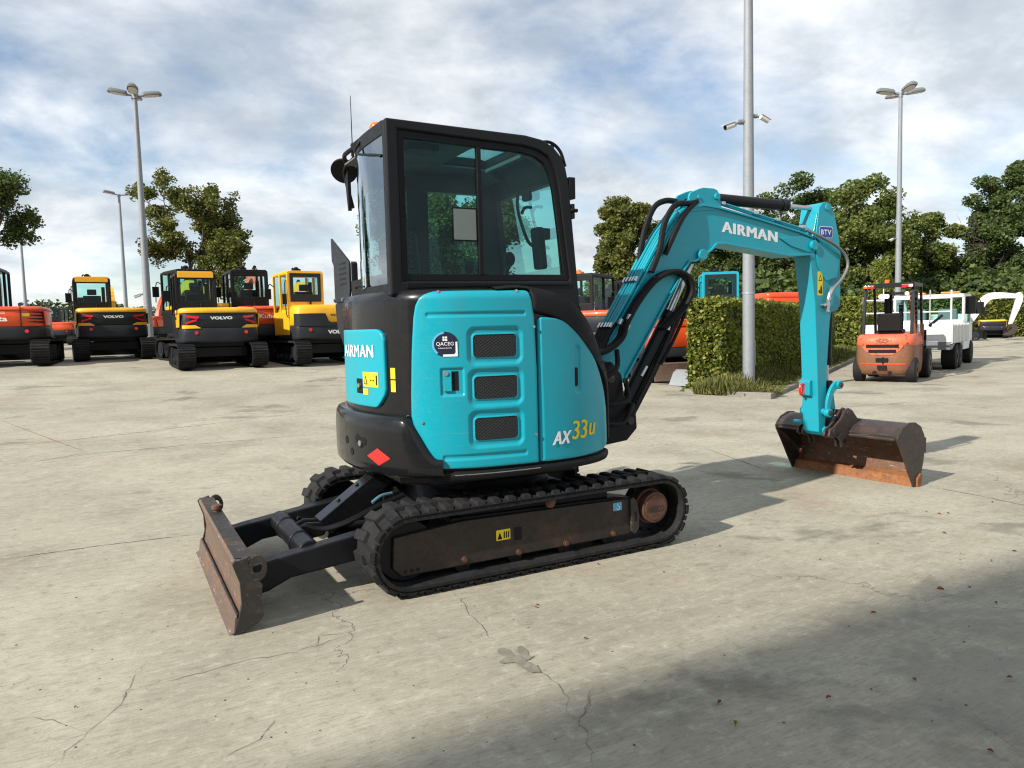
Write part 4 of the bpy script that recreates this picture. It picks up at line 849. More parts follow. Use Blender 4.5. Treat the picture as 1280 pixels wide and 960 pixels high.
for s_ in (-1, 1):
    lk = MB(); oc = catmull([(3.145, .585), (3.145, .70), (3.18, .80), (3.24, .865), (3.295, .875)], 5); ic = catmull([(3.185, .60), (3.195, .69), (3.22, .76), (3.26, .80), (3.30, .815)], 5)
    lk.prism([tuple(p) for p in oc]+[(3.325, .86), (3.33, .835)]+[tuple(p) for p in ic[::-1]]+[(3.165, .57)], s_*.105, s_*.130); lk.cyl((3.293, s_*.10, .842), (3.293, s_*.145, .842), .036, n=20); lk.cyl((3.165, s_*.10, .61), (3.165, s_*.145, .61), .036, n=20)
    lk.build('bucket_link', 'teal', EX, bevel=.004)
    pn = MB(); pn.cyl((3.293, s_*.145, .842), (3.293, s_*.158, .842), .020, n=18); pn.build('pivot_pin', 'blade_side', EX, bevel=.002); pn = MB(); pn.cyl((3.165, s_*.145, .61), (3.165, s_*.158, .61), .020, n=18); pn.build('pivot_pin', 'blade_side', EX, bevel=.002)
tl = MB(); tl.prism([(3.27, .86), (3.32, .86), (3.37, .60), (3.345, .55), (3.31, .60)], -.04, .04); tl.build('tipping_link', 'teal', EX, bevel=.008)
# bucket: about its own hinge, turned a little about the vertical
BKT = bpy.data.objects.new('bucket', None)
BM_ = T(3.55, -.02, 0, 0, 0, R(4.5)) @ T(-3.55, .02, 0)
SHo = [(3.345, .405), (3.335, .445), (3.40, .50), (3.50, .535), (3.58, .53), (3.66, .495), (3.715, .42), (3.725, .33), (3.705, .20), (3.66, .06), (3.64, .0)]
SHi = [(3.625, .005), (3.64, .06), (3.685, .20), (3.705, .33), (3.695, .415), (3.645, .48), (3.575, .51), (3.505, .515), (3.41, .48), (3.355, .435), (3.36, .405)]
BW0, BW1 = -.585, .560
def bx(mb): mb.v = [tuple(BM_ @ Vector(p)) for p in mb.v]; return mb
b_ = MB(); b_.prism(SHo+SHi, BW0, BW1); BK = lab(bx(b_).build('bucket', 'bucket', EX, bevel=.003), 'wide dark grading bucket with a rusty inside and cutting edge')
b_ = MB(); ins = [(p[0]-.0025, p[1]) for p in SHi]; m_ = len(ins); b_.add([(x, y, z) for y in (BW0+.004, BW1-.004) for x, z in ins], [(i, i+1, m_+i+1, m_+i) for i in range(m_-1)]); bx(b_).build('bucket_lining', 'bucket_in', BK)
b_ = MB(); b_.prism([(3.575, -.0), (3.60, .075), (3.66, .105), (3.668, .085), (3.645, .0)], BW0+.006, BW1-.006); bx(b_).build('cutting_edge', 'edge', BK, bevel=.002)
b_ = MB(); b_.cyl((3.345, BW0+.02, .415), (3.345, BW1-.02, .415), .014, n=12); bx(b_).build('lip_bar', 'bucket', BK)
for y in (BW0, BW1):
    e = MB(); d = -.016 if y < 0 else .016
    e.prism([(3.335, .395), (3.325, .43), (3.345, .46), (3.40, .51), (3.50, .545), (3.585, .54), (3.67, .50), (3.725, .42), (3.735, .33), (3.715, .20), (3.67, .05), (3.64, -.0), (3.575, .0), (3.50, .12), (3.42, .26)], y, y+d)
    bx(e).build('side_plate', 'bucket', BK, bevel=.004)
    e = MB(); e.prism([(3.60, .0), (3.655, .0), (3.675, .09), (3.65, .11), (3.60, .07)], y+d, y+2*d); bx(e).build('wear_plate', 'edge' if y < 0 else 'bucket', BK, bevel=.003)
e = MB(); e.box(3.715, 3.755, BW0-.016, BW0+.05, .27, .40); e.box(3.715, 3.755, BW1-.05, BW1+.016, .27, .40); bx(e).build('lifting_lug', 'bucket', BK, bevel=.006)
for y in (-.175, -.125, .095, .145):
    e = MB(); e.prism([(3.10, .42), (3.115, .475), (3.17, .50), (3.25, .56), (3.30, .625), (3.345, .645), (3.39, .625), (3.46, .55), (3.60, .525), (3.50, .50), (3.36, .47), (3.33, .40), (3.30, .32), (3.26, .315), (3.245, .37), (3.20, .41), (3.14, .40)], y-.010, y+.010); e.build('bucket_ear', 'bucket', BK, bevel=.004)
e = MB(); e.cyl((3.345, -.19, .60), (3.345, .16, .60), .026, n=20); e.build('pivot_pin', 'bucket', BK, bevel=.003); e = MB(); e.cyl((3.175, -.19, .455), (3.175, .16, .455), .028, n=20); e.build('pivot_pin', 'bucket', BK, bevel=.003)
e = MB()
for y in (-.16,): e.cyl((3.29, y-.03, .37), (3.29, y-.026, .37), .018, n=16)
e.build('pin_hole', 'decalblack', BK)
bpy.data.objects.remove(BKT)
# ------------------------------------------------------------------ trees, hedges, verge
def quad_cloud(C, size, up_bias=0., seed=0, squash=1.):
    """one small tilted leaf-sized face per centre"""
    rg = np.random.default_rng(seed); n = len(C)
    a = rg.normal(size=(n, 3)); a[:, 2] *= .6; a /= np.linalg.norm(a, axis=1)[:, None]
    b = rg.normal(size=(n, 3)); b -= (b*a).sum(1)[:, None]*a; b /= np.linalg.norm(b, axis=1)[:, None]
    s = size*rg.uniform(.6, 1.3, n)[:, None]; a = a*s*.62; b = b*s*.42*squash
    V = np.empty((n*4, 3)); V[0::4] = C-a; V[1::4] = C+b; V[2::4] = C+a; V[3::4] = C-b
    return V
def cloud_mesh(name, V, mat, parent=None):
    n = len(V)//4; me = bpy.data.meshes.new(name); me.vertices.add(n*4); me.vertices.foreach_set('co', V.astype(np.float32).ravel())
    me.loops.add(n*4); me.loops.foreach_set('vertex_index', np.arange(n*4, dtype=np.int32)); me.polygons.add(n)
    me.polygons.foreach_set('loop_start', np.arange(0, n*4, 4, dtype=np.int32)); me.polygons.foreach_set('loop_total', np.full(n, 4, dtype=np.int32))
    me.update(); me.validate(); me.materials.append(M[mat]); o = bpy.data.objects.new(name, me); COL.objects.link(o)
    if parent: o.parent = parent
    return o
def tree(name, label, x, y, h, wd, leaf='leaf_mid', seed=1, dense=1., leafsize=0.150, sparse=False, trunk=.16, zb=None, start=.25, spread=.75, wob=.25, depth=4, kids_=4, sky=.0, clump=.6, nleaf=26, group=None, lean=(0, 0)):
    rg = random.Random(seed); root = thing(name, label, 'tree', (x, y, ground_z(x, y) if zb is None else zb), 0, group)
    mb = MB(); tips = []
    def branch(p, d, ln, r, dep):
        pts = [p.copy()]; q = p.copy(); dd = d.copy(); nseg = 5 if dep >= depth-1 else 4
        for i in range(nseg):
            dd = (dd+Vector((rg.gauss(0, wob), rg.gauss(0, wob), rg.gauss(.06, wob*.6)))*.45).normalized(); q = q+dd*ln/nseg; pts.append(q.copy())
        if r > .012: mb.tube(pts, r, 6 if dep < depth else 10, smooth=False, taper=r*.55)
        if dep <= 1: tips.extend((pts[-1], pts[-3] if dep == 0 else pts[-2]))
        if dep == 0: return
        k = kids_+(1 if rg.random() < .5 else 0)
        for j in range(k):
            t = (start if dep == depth else .3)+(1-(start if dep == depth else .3))*(j+.6*rg.random())/k; i = min(nseg-1, int(t*nseg)); o = pts[i].lerp(pts[i+1], t*nseg-i)
            ax = dd.orthogonal(); ax.rotate(Matrix.Rotation(rg.uniform(0, 2*PI)+j*2.4, 3, dd)); nd = (dd*(1-spread)+ax.normalized()*spread*rg.uniform(.8, 1.25)+Vector((0, 0, .12))).normalized()
            branch(o, nd, ln*rg.uniform(.50, .72)*(1.1-.35*t if dep == depth else 1), r*.55*(1-.3*t), dep-1)
        branch(pts[-1], dd, ln*.55, r*.5, dep-1)
    branch(Vector((0, 0, 0)), Vector((lean[0], lean[1], 1)).normalized(), h*.55, h*trunk*.12, depth)
    P = np.array([t[:] for t in tips])
    zt = P[:, 2].max(); ext = max(np.abs(P[:, :2]).max(0))
    sz = (h-.3)/zt; sx = (wd/2-.2)/np.percentile(np.abs(P[:, :2]), 97)
    mb.v = [(a*(sx if abs(a)+abs(b) > .3 else 1)*1, b*(sx if abs(a)+abs(b) > .3 else 1), c*sz) for a, b, c in mb.v] if False else [(a*sx, b*sx, c*sz) for a, b, c in mb.v]
    P = P*np.array([sx, sx, sz]); r2 = np.random.default_rng(seed)
    if name == 'broadleaf_tree':        # full rounded crown: clumps of leaves through a lumpy ellipsoid
        k = 120; u_ = r2.normal(size=(k, 3)); u_ /= np.linalg.norm(u_, axis=1)[:, None]; rad = r2.random(k)**.38
        lump = np.array([1+.42*mnoise.noise(Vector(q)*1.7+Vector((seed*3.1, 0, 0))) for q in u_])
        P = u_*(rad*lump)[:, None]*np.array([wd*.44, wd*.44, h*.46])+np.array([0, 0, h*.52]); P = P*np.array([1, 1, (h-.4)/max(P[:, 2].max(), 1)]); clump = .105*wd; nleaf = 430; leafsize = leafsize*1.0
        mb.v = [(a*.85, b*.85, c*.78) for a, b, c in mb.v]
        if seed == 34: P[:, :2] *= (1.15-.75*P[:, 2:]/h); clump *= .8
    mb.build('trunk', 'bark', root, sharp=60)
    keep = r2.random(len(P)) < dense; P = P[keep]; lum = r2.uniform(.5, 1.4, len(P))
    C = np.repeat(P, (nleaf*lum).astype(int), axis=0); nn = r2.normal(size=C.shape); nn /= np.linalg.norm(nn, axis=1)[:, None]
    C = C+nn*(r2.random(len(C))**.45*clump)[:, None]*np.array([1, 1, .75]); C = C[C[:, 2] > h*.06]
    cloud_mesh('crown', quad_cloud(C, leafsize, seed=seed), leaf, root); return root
def hz(u, v): return 480-FPX*math.tan(PITCH)-(u-640)*.0251        # horizon row at column u
def top_h(u, v, dist, zb): return CAM.z+dist*(hz(u, v)-v)/FPX-zb
def tree_at(u, vtop, dist, wpx, name, label, **k):
    x, y = pol(u, dist); zb = ground_z(x, y); h = top_h(u, vtop, dist, zb); return tree(name, label, x, y, h, wpx*dist/FPX, **k)
TR = 'trees standing round the yard'
tree_at(272, 208, 32, 138, 'oak_tree', 'open crowned oak with bare limbs showing, behind the yellow excavators and beside the tall lamp', seed=11, leaf='leaf_oak', depth=4, kids_=3, dense=.46, clump=.34, nleaf=98, leafsize=0.102, wob=.45, spread=.72, start=.22, group=TR)
tree_at(-52, 212, 30, 200, 'oak_tree', 'dark oak reaching in at the left edge of the photo above the red excavator', seed=23, leaf='leaf_dark', depth=4, kids_=3, dense=.62, clump=.38, nleaf=105, leafsize=0.102, wob=.4, spread=.65, start=.35, group=TR)
tree_at(612, 218, 27, 240, 'oak_tree', 'oak seen through the cab windows of the turquoise excavator', seed=5, leaf='leaf_oak', depth=4, kids_=4, dense=.9, clump=.40, nleaf=91, leafsize=0.095, wob=.38, spread=.65, start=.3, group=TR)
tree_at(784, 250, 52, 112, 'broadleaf_tree', 'rounded green tree between the cab and the rising boom', seed=8, leaf='leaf_oak', depth=4, kids_=4, clump=.75, nleaf=59, leafsize=0.184, spread=.8, start=.05, group=TR)
tree_at(1000, 226, 62, 150, 'broadleaf_tree', 'dark round topped tree behind the arm, just right of the near lamp column', seed=31, leaf='leaf_dark', depth=4, kids_=4, clump=1.15, nleaf=108, leafsize=0.218, start=.10, group=TR)
tree_at(1075, 226, 55, 150, 'broadleaf_tree', 'broad lighter green tree with a yellowing side, left of the far right lamp', seed=32, leaf='leaf_mid', depth=4, kids_=4, clump=1.05, nleaf=115, leafsize=0.190, start=.08, group=TR)
tree_at(1142, 268, 60, 110, 'broadleaf_tree', 'lower green tree immediately right of the far right lamp', seed=33, leaf='leaf_mid', depth=4, kids_=4, clump=1.0, nleaf=87, leafsize=0.190, start=.08, group=TR)
tree_at(1250, 208, 58, 150, 'broadleaf_tree', 'tall ragged dark tree with two tops at the right edge above the white excavator', seed=34, leaf='leaf_dark', depth=4, kids_=4, clump=.95, nleaf=91, leafsize=0.190, start=.06, wob=.4, group=TR)
tree_at(915, 285, 64, 130, 'broadleaf_tree', 'green tree under the boom behind the small turquoise cab', seed=35, leaf='leaf_dark', depth=4, kids_=4, clump=1.15, nleaf=84, leafsize=0.218, start=.06, group=TR)
tree_at(1205, 318, 66, 130, 'broadleaf_tree', 'low dark tree filling the gap above the white truck', seed=36, leaf='leaf_dark', depth=4, kids_=4, clump=1.2, nleaf=87, leafsize=0.218, start=.04, group=TR)
tree_at(845, 318, 60, 100, 'broadleaf_tree', 'low green tree behind the yellow boom end', seed=37, leaf='leaf_mid', depth=4, kids_=4, clump=1.0, nleaf=70, leafsize=0.204, start=.05, group=TR)
tree_at(1040, 320, 58, 120, 'broadleaf_tree', 'low dark tree behind the far hedge, beside the arm', seed=38, leaf='leaf_dark', depth=4, kids_=4, clump=1.1, nleaf=80, leafsize=0.204, start=.04, group=TR)
tree_at(1096, 322, 40, 38, 'topiary_tree', 'small yellow green clipped tree behind the forklift mast', seed=39, leaf='leaf_hedge', depth=4, kids_=3, clump=.32, nleaf=77, leafsize=0.095, start=.1, spread=.5, group=TR)
def wood(name, us, dist, hgt, jit, mat, n, size, seed, depth=8.):
    rg = np.random.default_rng(seed); C = []
    for u in us:
        x, y = pol(u, dist); 
        h = np.interp(u, *hgt) if isinstance(hgt, tuple) else hgt
        x += rg.normal(0, depth/2); y += rg.normal(0, depth/2); r = rg.uniform(1.5, 3.2)*jit; nb = rg.normal(size=(n, 3)); nb /= np.linalg.norm(nb, axis=1)[:, None]; nb[:, 2] = np.abs(nb[:, 2]*1.0)
        c = np.array([x, y, 0])+nb*np.array([r, r, h*rg.uniform(.85, 1.05)])*(rg.random((n, 1))**.25); C.append(c)
    return kind(tag(cloud_mesh(name, quad_cloud(np.concatenate(C), size, seed=seed), mat), 'far tree line on the low hill behind the left machines' if seed == 1 else 'dark mass of bushes behind the far hedge', 'trees'), 'stuff')
wood('far_wood', np.arange(20, 172, 2.2), 150, ([20, 60, 95, 110, 140, 172], [7.2, 6.0, 8.6, 9.6, 8, 6]), 1.3, 'leaf_far', 420, .75, 1)
wood('bushes', np.arange(860, 1330, 4.5), 55, 5.0, .9, 'leaf_dark', 420, .38, 2, 5.)
hl_ = MB(); pts = []
for i, u in enumerate(np.linspace(-60, 240, 30)):
    for j, (dd_, k) in enumerate(((95, 0), (130, .55), (150, .85), (190, 1))):
        x, y = pol(u, dd_); pts.append((x, y, .9+k*5.2*max(0, math.sin(PI*(i+2)/34))))
hl_.add(pts, [(i*4+j, i*4+j+1, (i+1)*4+j+1, (i+1)*4+j) for i in range(29) for j in range(3)]); kind(hl_.build('hill', 'verge'), 'structure')

def hedge(name, label, corners, h, n, leafsize, seed, step=0):
    """clipped hedge on a four cornered plan"""
    root = thing(name, label, 'hedge', (corners[0][0], corners[0][1], ground_z(*corners[0])), 0)
    o = Vector((corners[0][0], corners[0][1], 0)); P = [Vector((a, b, 0))-o for a, b in corners]; c = sum(P, Vector())/4
    q = [p+(c-p).normalized()*.10 for p in P]; mb = MB(); mb.prism([(p.x, p.y) for p in q], -.2, h-.08, 'z'); mb.build('twigs', 'hedgecore', root)
    rg = np.random.default_rng(seed); A = []
    areas = [(P[i], P[(i+1) % 4]) for i in range(4)]; tot = sum((b-a).length*h for a, b in areas)+(P[1]-P[0]).length*(P[2]-P[1]).length
    for a, b in areas:
        L_ = (b-a).length; k = int(n*L_*h/tot); t = rg.random(k); z = rg.random(k)*h; nrm = Vector((b-a).y and ((b-a).y, -(b-a).x, 0) or (0, -(b-a).x, 0)).normalized()
        if nrm.dot((a+b)/2-c) < 0: nrm = -nrm
        w_ = np.array([mnoise.noise(Vector((float(tt)*L_*1.3+seed, float(zz)*1.3, 0))) for tt, zz in zip(t, z)])
        d = rg.normal(-.015, .035, k)+w_*.07
        A.append(np.array(a[:])[None]+np.array((b-a)[:])[None]*t[:, None]+np.array(nrm[:])[None]*d[:, None]+np.array([0, 0, 1])[None]*z[:, None])
    k = int(n*(P[1]-P[0]).length*(P[2]-P[1]).length/tot); u_ = rg.random(k)[:, None]; v_ = rg.random(k)[:, None]; P_ = [np.array(p[:]) for p in P]
    A.append((P_[0]*(1-u_)+P_[1]*u_)*(1-v_)+(P_[3]*(1-u_)+P_[2]*u_)*v_+np.array([0, 0, 1])*(h+rg.normal(.0, .03, k))[:, None])
    cloud_mesh('foliage', quad_cloud(np.concatenate(A), leafsize, seed=seed, squash=1.25), 'leaf_hedge', root); return root
hedge('clipped_hedge', 'tall clipped beech hedge in the kerbed bed behind the near lamp column', [(8.08, 6.22), (7.78, 6.80), (20.1, 14.15), (20.4, 13.5)], 1.75, 110000, .064, 3)
hedge('clipped_hedge', 'lower clipped hedge further along the verge behind the forklift', [(24, 15.2), (23.5, 16.4), (36, 23.5), (36.5, 22.2)], 1.55, 16000, .13, 4)
xa, ya = pol(1010, 47); xb, yb = pol(1420, 47); xc, yc_ = pol(1420, 49.5); xd, yd = pol(1010, 49.5)
hedge('clipped_hedge', 'long back hedge across the far end of the yard behind the white excavator', [(xa, ya), (xb, yb), (xc, yc_), (xd, yd)], 2.7, 30000, .20, 6)
# verge with kerb
def verge_edge(t): a = Vector((7.98, 4.86)); b = Vector((43.0, 26.2)); return a+(b-a)*t
vg = MB(); Ppoly = [(8.05, 4.98), (42.9, 26.25), (42.0, 31), (23.5, 21.5), (9.5, 9.0), (7.50, 6.9), (7.50, 6.4)]
vg.prism(Ppoly, -.1, .085, 'z'); kind(vg.build('verge', 'verge'), 'structure')
rg = np.random.default_rng(9); pts = []; wvs = []
while len(pts) < 26000:
    t = rg.random()**1.7; q = Vector((8.1, 5.0)).lerp(Vector((36, 22.0)), t); nrm = Vector((-.52, .854)); wv = rg.random()*1.35
    if wv > 1.2 and rg.random() < .5: continue
    p = q+nrm*(wv+.05)+Vector((rg.normal(0, .02), rg.normal(0, .02))); pts.append((p.x, p.y)); wvs.append(wv)
for _ in range(1500): tt_ = rg.random(); pts.append((8.12-.45*tt_+.35*rg.random()**.7, 5.1+1.35*tt_))
pts = np.array(pts); n = len(pts); V = np.empty((n*4, 3)); hh = rg.uniform(.07, .26, n)*np.r_[np.clip(np.array(wvs)/.7, .28, 1.), np.full(1500, .45)]*(1+.5*np.sin(pts[:, 0]*1.7)*np.cos(pts[:, 1]*2.1)); a = rg.uniform(0, 2*PI, n); wd = rg.uniform(.008, .018, n)*(1+np.clip((pts[:, 0]-8)/14, 0, 1.5)); ln_ = rg.normal(0, .07, (n, 2))
V[0::4] = np.c_[pts[:, 0]-np.cos(a)*wd, pts[:, 1]-np.sin(a)*wd, np.full(n, .08)]; V[1::4] = np.c_[pts[:, 0]+np.cos(a)*wd, pts[:, 1]+np.sin(a)*wd, np.full(n, .08)]
V[2::4] = np.c_[pts[:, 0]+ln_[:, 0]+np.cos(a)*wd*.3, pts[:, 1]+ln_[:, 1]+np.sin(a)*wd*.3, .08+hh]; V[3::4] = np.c_[pts[:, 0]+ln_[:, 0]-np.cos(a)*wd*.3, pts[:, 1]+ln_[:, 1]-np.sin(a)*wd*.3, .08+hh]
kind(tag(cloud_mesh('verge_grass', V, 'grassblade'), 'long dry grass growing along the verge in front of the hedge', 'grass'), 'stuff')
kb = MB()
def kerbline(pts, w_, h_):
    for (ax, ay), (bx_, by) in zip(pts, pts[1:]):
        L_ = math.hypot(bx_-ax, by-ay); k = max(1, int(L_/.9)); dx, dy = (bx_-ax)/L_, (by-ay)/L_
        for i in range(k):
            t0, t1 = i*L_/k+.004, (i+1)*L_/k-.004; j = random.uniform(-.006, .006)
            kb.prism([(ax+dx*t0, ay+dy*t0), (ax+dx*t1, ay+dy*t1), (ax+dx*t1-dy*w_, ay+dy*t1+dx*w_), (ax+dx*t0-dy*w_, ay+dy*t0+dx*w_)], -.1, h_+j, 'z')
kerbline([(7.95, 4.88), (42.8, 26.15)], .13, .105); kerbline([(7.95, 4.88), (7.42, 6.52)], -.13, .14)
kind(kb.build('kerb', 'concrete_dark', bevel=.012), 'structure')

# ------------------------------------------------------------------ lamp columns and cameras
def lamp_column(label, x, y, h, r, heads, rz=0, hl=.62):
    g = 'lamp columns lighting the yard'; t = thing('lamp_column', label, 'lamp column', (x, y, ground_z(x, y)), rz, g)
    m = MB(); m.cyl((0, 0, -.1), (0, 0, h*.18), r*1.12, r*1.12, 24); m.cyl((0, 0, h*.18), (0, 0, h), r*1.12, r*.62, 24); m.cyl((0, 0, h*.18), (0, 0, h*.18+.03), r*1.2, r*1.12, 24); m.build('post', 'galv', t)
    d_ = MB(); d_.prism(rrect(-.05, .05, .5, 1.0, .02), -r*1.16, -r*1.0); d_.build('access_door', 'galv', t)
    if heads: m = MB(); m.cyl((0, 0, h-.02), (0, 0, h+.14), r*.8, r*.8, 16); m.build('spigot', 'galv', t)
    for a in heads:
        c, s_ = math.cos(R(a)), math.sin(R(a)); mt = Matrix.Translation((0, 0, h+.08)) @ Matrix.Rotation(R(a), 4, 'Z') @ Matrix.Rotation(R(-8), 4, 'Y')
        m = MB(); m.cyl(mt @ Vector((0, 0, 0)), mt @ Vector((.30, 0, 0)), .035, n=12); A_ = m.build('lamp_bracket', 'galv', t)
        m = MB(); pf = [(.24, -.07), (.30, -.15), (.24+hl*.6, -.19), (.24+hl, -.13), (.28+hl, 0), (.24+hl, .13), (.24+hl*.6, .19), (.30, .15), (.24, .07)]
        m.add([mt @ Vector((px_, py_, z)) for z in (-.03, .04) for px_, py_ in pf]+[mt @ Vector((.24+(px_-.24)*.85+.03, py_*.6, .12)) for px_, py_ in pf], [tuple(range(9))[::-1], tuple(range(18, 27))]+[(k*9+i, k*9+(i+1) % 9, (k+1)*9+(i+1) % 9, (k+1)*9+i) for k in range(2) for i in range(9)])
        H = m.build('lamp_head', 'midgrey', t, bevel=.01)
        m = MB(); m.add([mt @ Vector((.24+(px_-.24)*.8+.04, py_*.8, -.034)) for px_, py_ in pf], [tuple(range(9))]); m.build('lens', 'white', H)
    return t
x, y = pol(190, 27.5); lamp_column('tall galvanised lamp column with four heads standing left behind the yellow excavators', x, y, 9.05, .12, (55, 145, 235, 325), YAW-R(35))
x, y = pol(163, 45.5); lamp_column('thinner far lamp column with two heads left of the tall four headed one', x, y, 8.7, .11, (20, 200), YAW-PI/2+R(24))
x, y = pol(38.5, 58); lamp_column('farthest lamp column near the left edge above the red excavator', x, y, 8.9, .12, (90,), YAW)
x, y = 8.62, 6.05; NEAR = lamp_column('thick near lamp column rising out of the top of the photo from the hedge bed', x, y, 10.4, .100, (0, 90, 180, 270), YAW)
x, y = pol(1122.5, 27.8); lamp_column('tall lamp column with four heads behind the forklift at the right', x, y, 9.4, .10, (60, 150, 240, 330), YAW-R(58))
def cctv(label, x, y, z, rz, sz=1.):
    sz *= .75; t = thing('security_camera', label, 'camera', (x, y, z), rz); m = MB(); m.cyl((0, 0, 0), (.10*sz, 0, .0), .05*sz, n=14); m.cyl((.08*sz, 0, 0), (.24*sz, 0, -.06*sz), .022*sz); m.build('bracket', 'midgrey', t)
    mt = T(.27*sz, 0, -.07*sz, 0, R(20), R(25)); m = MB(); m.cyl(mt @ Vector((-.12*sz, 0, 0)), mt @ Vector((.14*sz, 0, 0)), .055*sz, n=18); m.box(-.14*sz, .19*sz, -.062*sz, .062*sz, .05*sz, .062*sz, mt); H = m.build('housing', 'white', t, bevel=.005)
    m = MB(); m.cyl(mt @ Vector((.135*sz, 0, 0)), mt @ Vector((.146*sz, 0, 0)), .045*sz, n=18); m.build('lens', 'decalblack', H); return t
rx = Vector((math.sin(YAW), -math.cos(YAW)))
def atpole(px_, py_, side, z, sz, label):
    d = rx*side*(.085); cctv(label, px_+d.x, py_+d.y, z, math.atan2(-math.cos(YAW)*side, math.sin(YAW)*side), sz)
atpole(8.62, 6.05, 1, 5.22, 1., 'white bullet camera on the right side of the near lamp column')
atpole(8.62, 6.05, -1, 5.12, 1.25, 'camera drooping on a bracket on the left side of the near lamp column')
x, y = pol(190, 27.5); atpole(x, y, -1, 2.95, 1.2, 'small camera on the tall lamp column at the left, above the yellow excavators')
x, y = pol(1122.5, 27.8); atpole(x, y, -1, 4.3, .9, 'small camera low on the far right lamp column')

# ------------------------------------------------------------------ warehouse behind the camera, whose eave shades the corner of the yard
W = thing('warehouse', 'grey sheet metal warehouse behind the photographer that shades the corner of the yard', 'building', (-30, -12, 0))
hgt = 14.; ye = -2.30-hgt/math.tan(R(SUN_EL))*math.sin(R(SUN_AZ-180)) + 12
w_ = MB(); w_.box(-14, 15.5, ye-16, ye, 0, hgt-.25); w_.build('wall', 'midgrey', W)
w_ = MB(); w_.box(-14.3, 15.8, ye-16.3, ye+.25, hgt-.25, hgt); w_.prism([(ye-16, hgt), (ye-7.5, hgt+1.0), (ye+.1, hgt)], -14, 15.7, 'x'); w_.build('roof', 'grey', W)
w_ = MB(); w_.box(2, 6, ye, ye+.04, 0, 4.2); w_.build('door', 'white', W)

# ------------------------------------------------------------------ ground marks: cracks, joints, litter
ck = MB()
def gp(u, v):
    d = fw+rt*((u-640)/FPX)-up*((v-480)/FPX); t = 1.
    for _ in range(60):
        t = (ground_z(*(CAM+d*t)[:2])-CAM.z)/d.z
    p = CAM+d*t; return p
def ribbon(mb, P, w0, jit, z, seed):
    rg = random.Random(seed); Q = []
    for a, b in zip(P, P[1:]):
        k = max(2, int((b-a).length/.035))
        for i in range(k): q = a.lerp(b, i/k); Q.append(Vector((q.x+rg.gauss(0, jit), q.y+rg.gauss(0, jit), 0)))
    Q.append(P[-1]); n = len(Q); vs = []
    for i, q in enumerate(Q):
        d = (Q[min(i+1, n-1)]-Q[max(0, i-1)]); d.z = 0; d = d.normalized(); nn = Vector((-d.y, d.x, 0)); ww = w0*rg.uniform(.25, 1.3)*min(1, .15+4*min(i, n-1-i)/n)
        for s_ in (-.5, .5): p = q+nn*ww*s_; vs.append((p.x, p.y, ground_z(p.x, p.y)+z))
    mb.add(vs, [(2*i, 2*i+2, 2*i+3, 2*i+1) for i in range(n-1)])
for k, line in enumerate([[(740, 858), (733, 885), (724, 905), (735, 930), (742, 960)], [(740, 858), (738, 880), (724, 898)], [(724, 905), (705, 890), (712, 872), (690, 850), (668, 832)], [(568, 740), (588, 768), (618, 800)], [(588, 768), (625, 755)], [(345, 895), (322, 925), (285, 945), (283, 960)], [(180, 830), (150, 880), (110, 915), (75, 950), (55, 962)], [(150, 865), (220, 850), (290, 830), (370, 815), (450, 790)], [(300, 700), (330, 720)], [(370, 815), (395, 805), (400, 795), (440, 790)], [(0, 905), (40, 895), (110, 915)]]):
    ribbon(ck, [gp(*q) for q in line], .0030, .006, .0022, k)
cko = kind(ck.build('ground_cracks', 'joint'), 'structure')
jt = MB()
for k, line in enumerate([[(0, 700), (120, 683), (245, 668)], [(1158, 608), (1225, 620), (1290, 634)], [(1010, 512), (1150, 502), (1290, 512)], [(880, 560), (965, 590)], [(110, 566), (40, 578)], [(40, 578), (110, 568), (240, 556), (430, 540)], [(0, 560), (180, 540), (430, 510)], [(0, 525), (110, 566)]]):
    ribbon(jt, [gp(*q) for q in line], .012, .002, .0026, 40+k)
kind(jt.build('slab_joints', 'joint'), 'structure')
pl = MB(); rg = random.Random(4); a, b = gp(1160, 607), gp(1285, 633)
for i in range(60):
    q = a.lerp(b, rg.random())+Vector((rg.gauss(0, .012), rg.gauss(0, .012), 0)); pl.ball((q.x, q.y, .004), rg.uniform(.0015, .0045), 1, 1, .5, 6, 4)
kind(tag(pl.build('loose_chips', 'galv'), 'pale loose chips scattered along the slab joint by the bucket', 'chips'), 'stuff')
tm = MB()
for (u0, v0, u1, v1, w1) in ((625, 812, 640, 822, .05), (650, 810, 656, 822, .04), (628, 828, 662, 822, .055), (655, 830, 672, 840, .05), (640, 822, 662, 836, .05)):
    a, b = gp(u0, v0), gp(u1, v1); c_ = (a+b)/2; d = (b-a).normalized(); nn = Vector((-d.y, d.x, 0)); L_ = (b-a).length/2+.015; rgs = random.Random(u0)
    q = [c_+d*math.cos(2*PI*k/14)*L_*rgs.uniform(.8, 1.15)+nn*math.sin(2*PI*k/14)*w1*.55*rgs.uniform(.75, 1.2) for k in range(14)]
    tm.add([(p.x, p.y, .003+.0006*len(tm.f)) for p in q], [tuple(range(14))])
kind(tm.build('rubber_scuff', 'scuff'), 'structure')
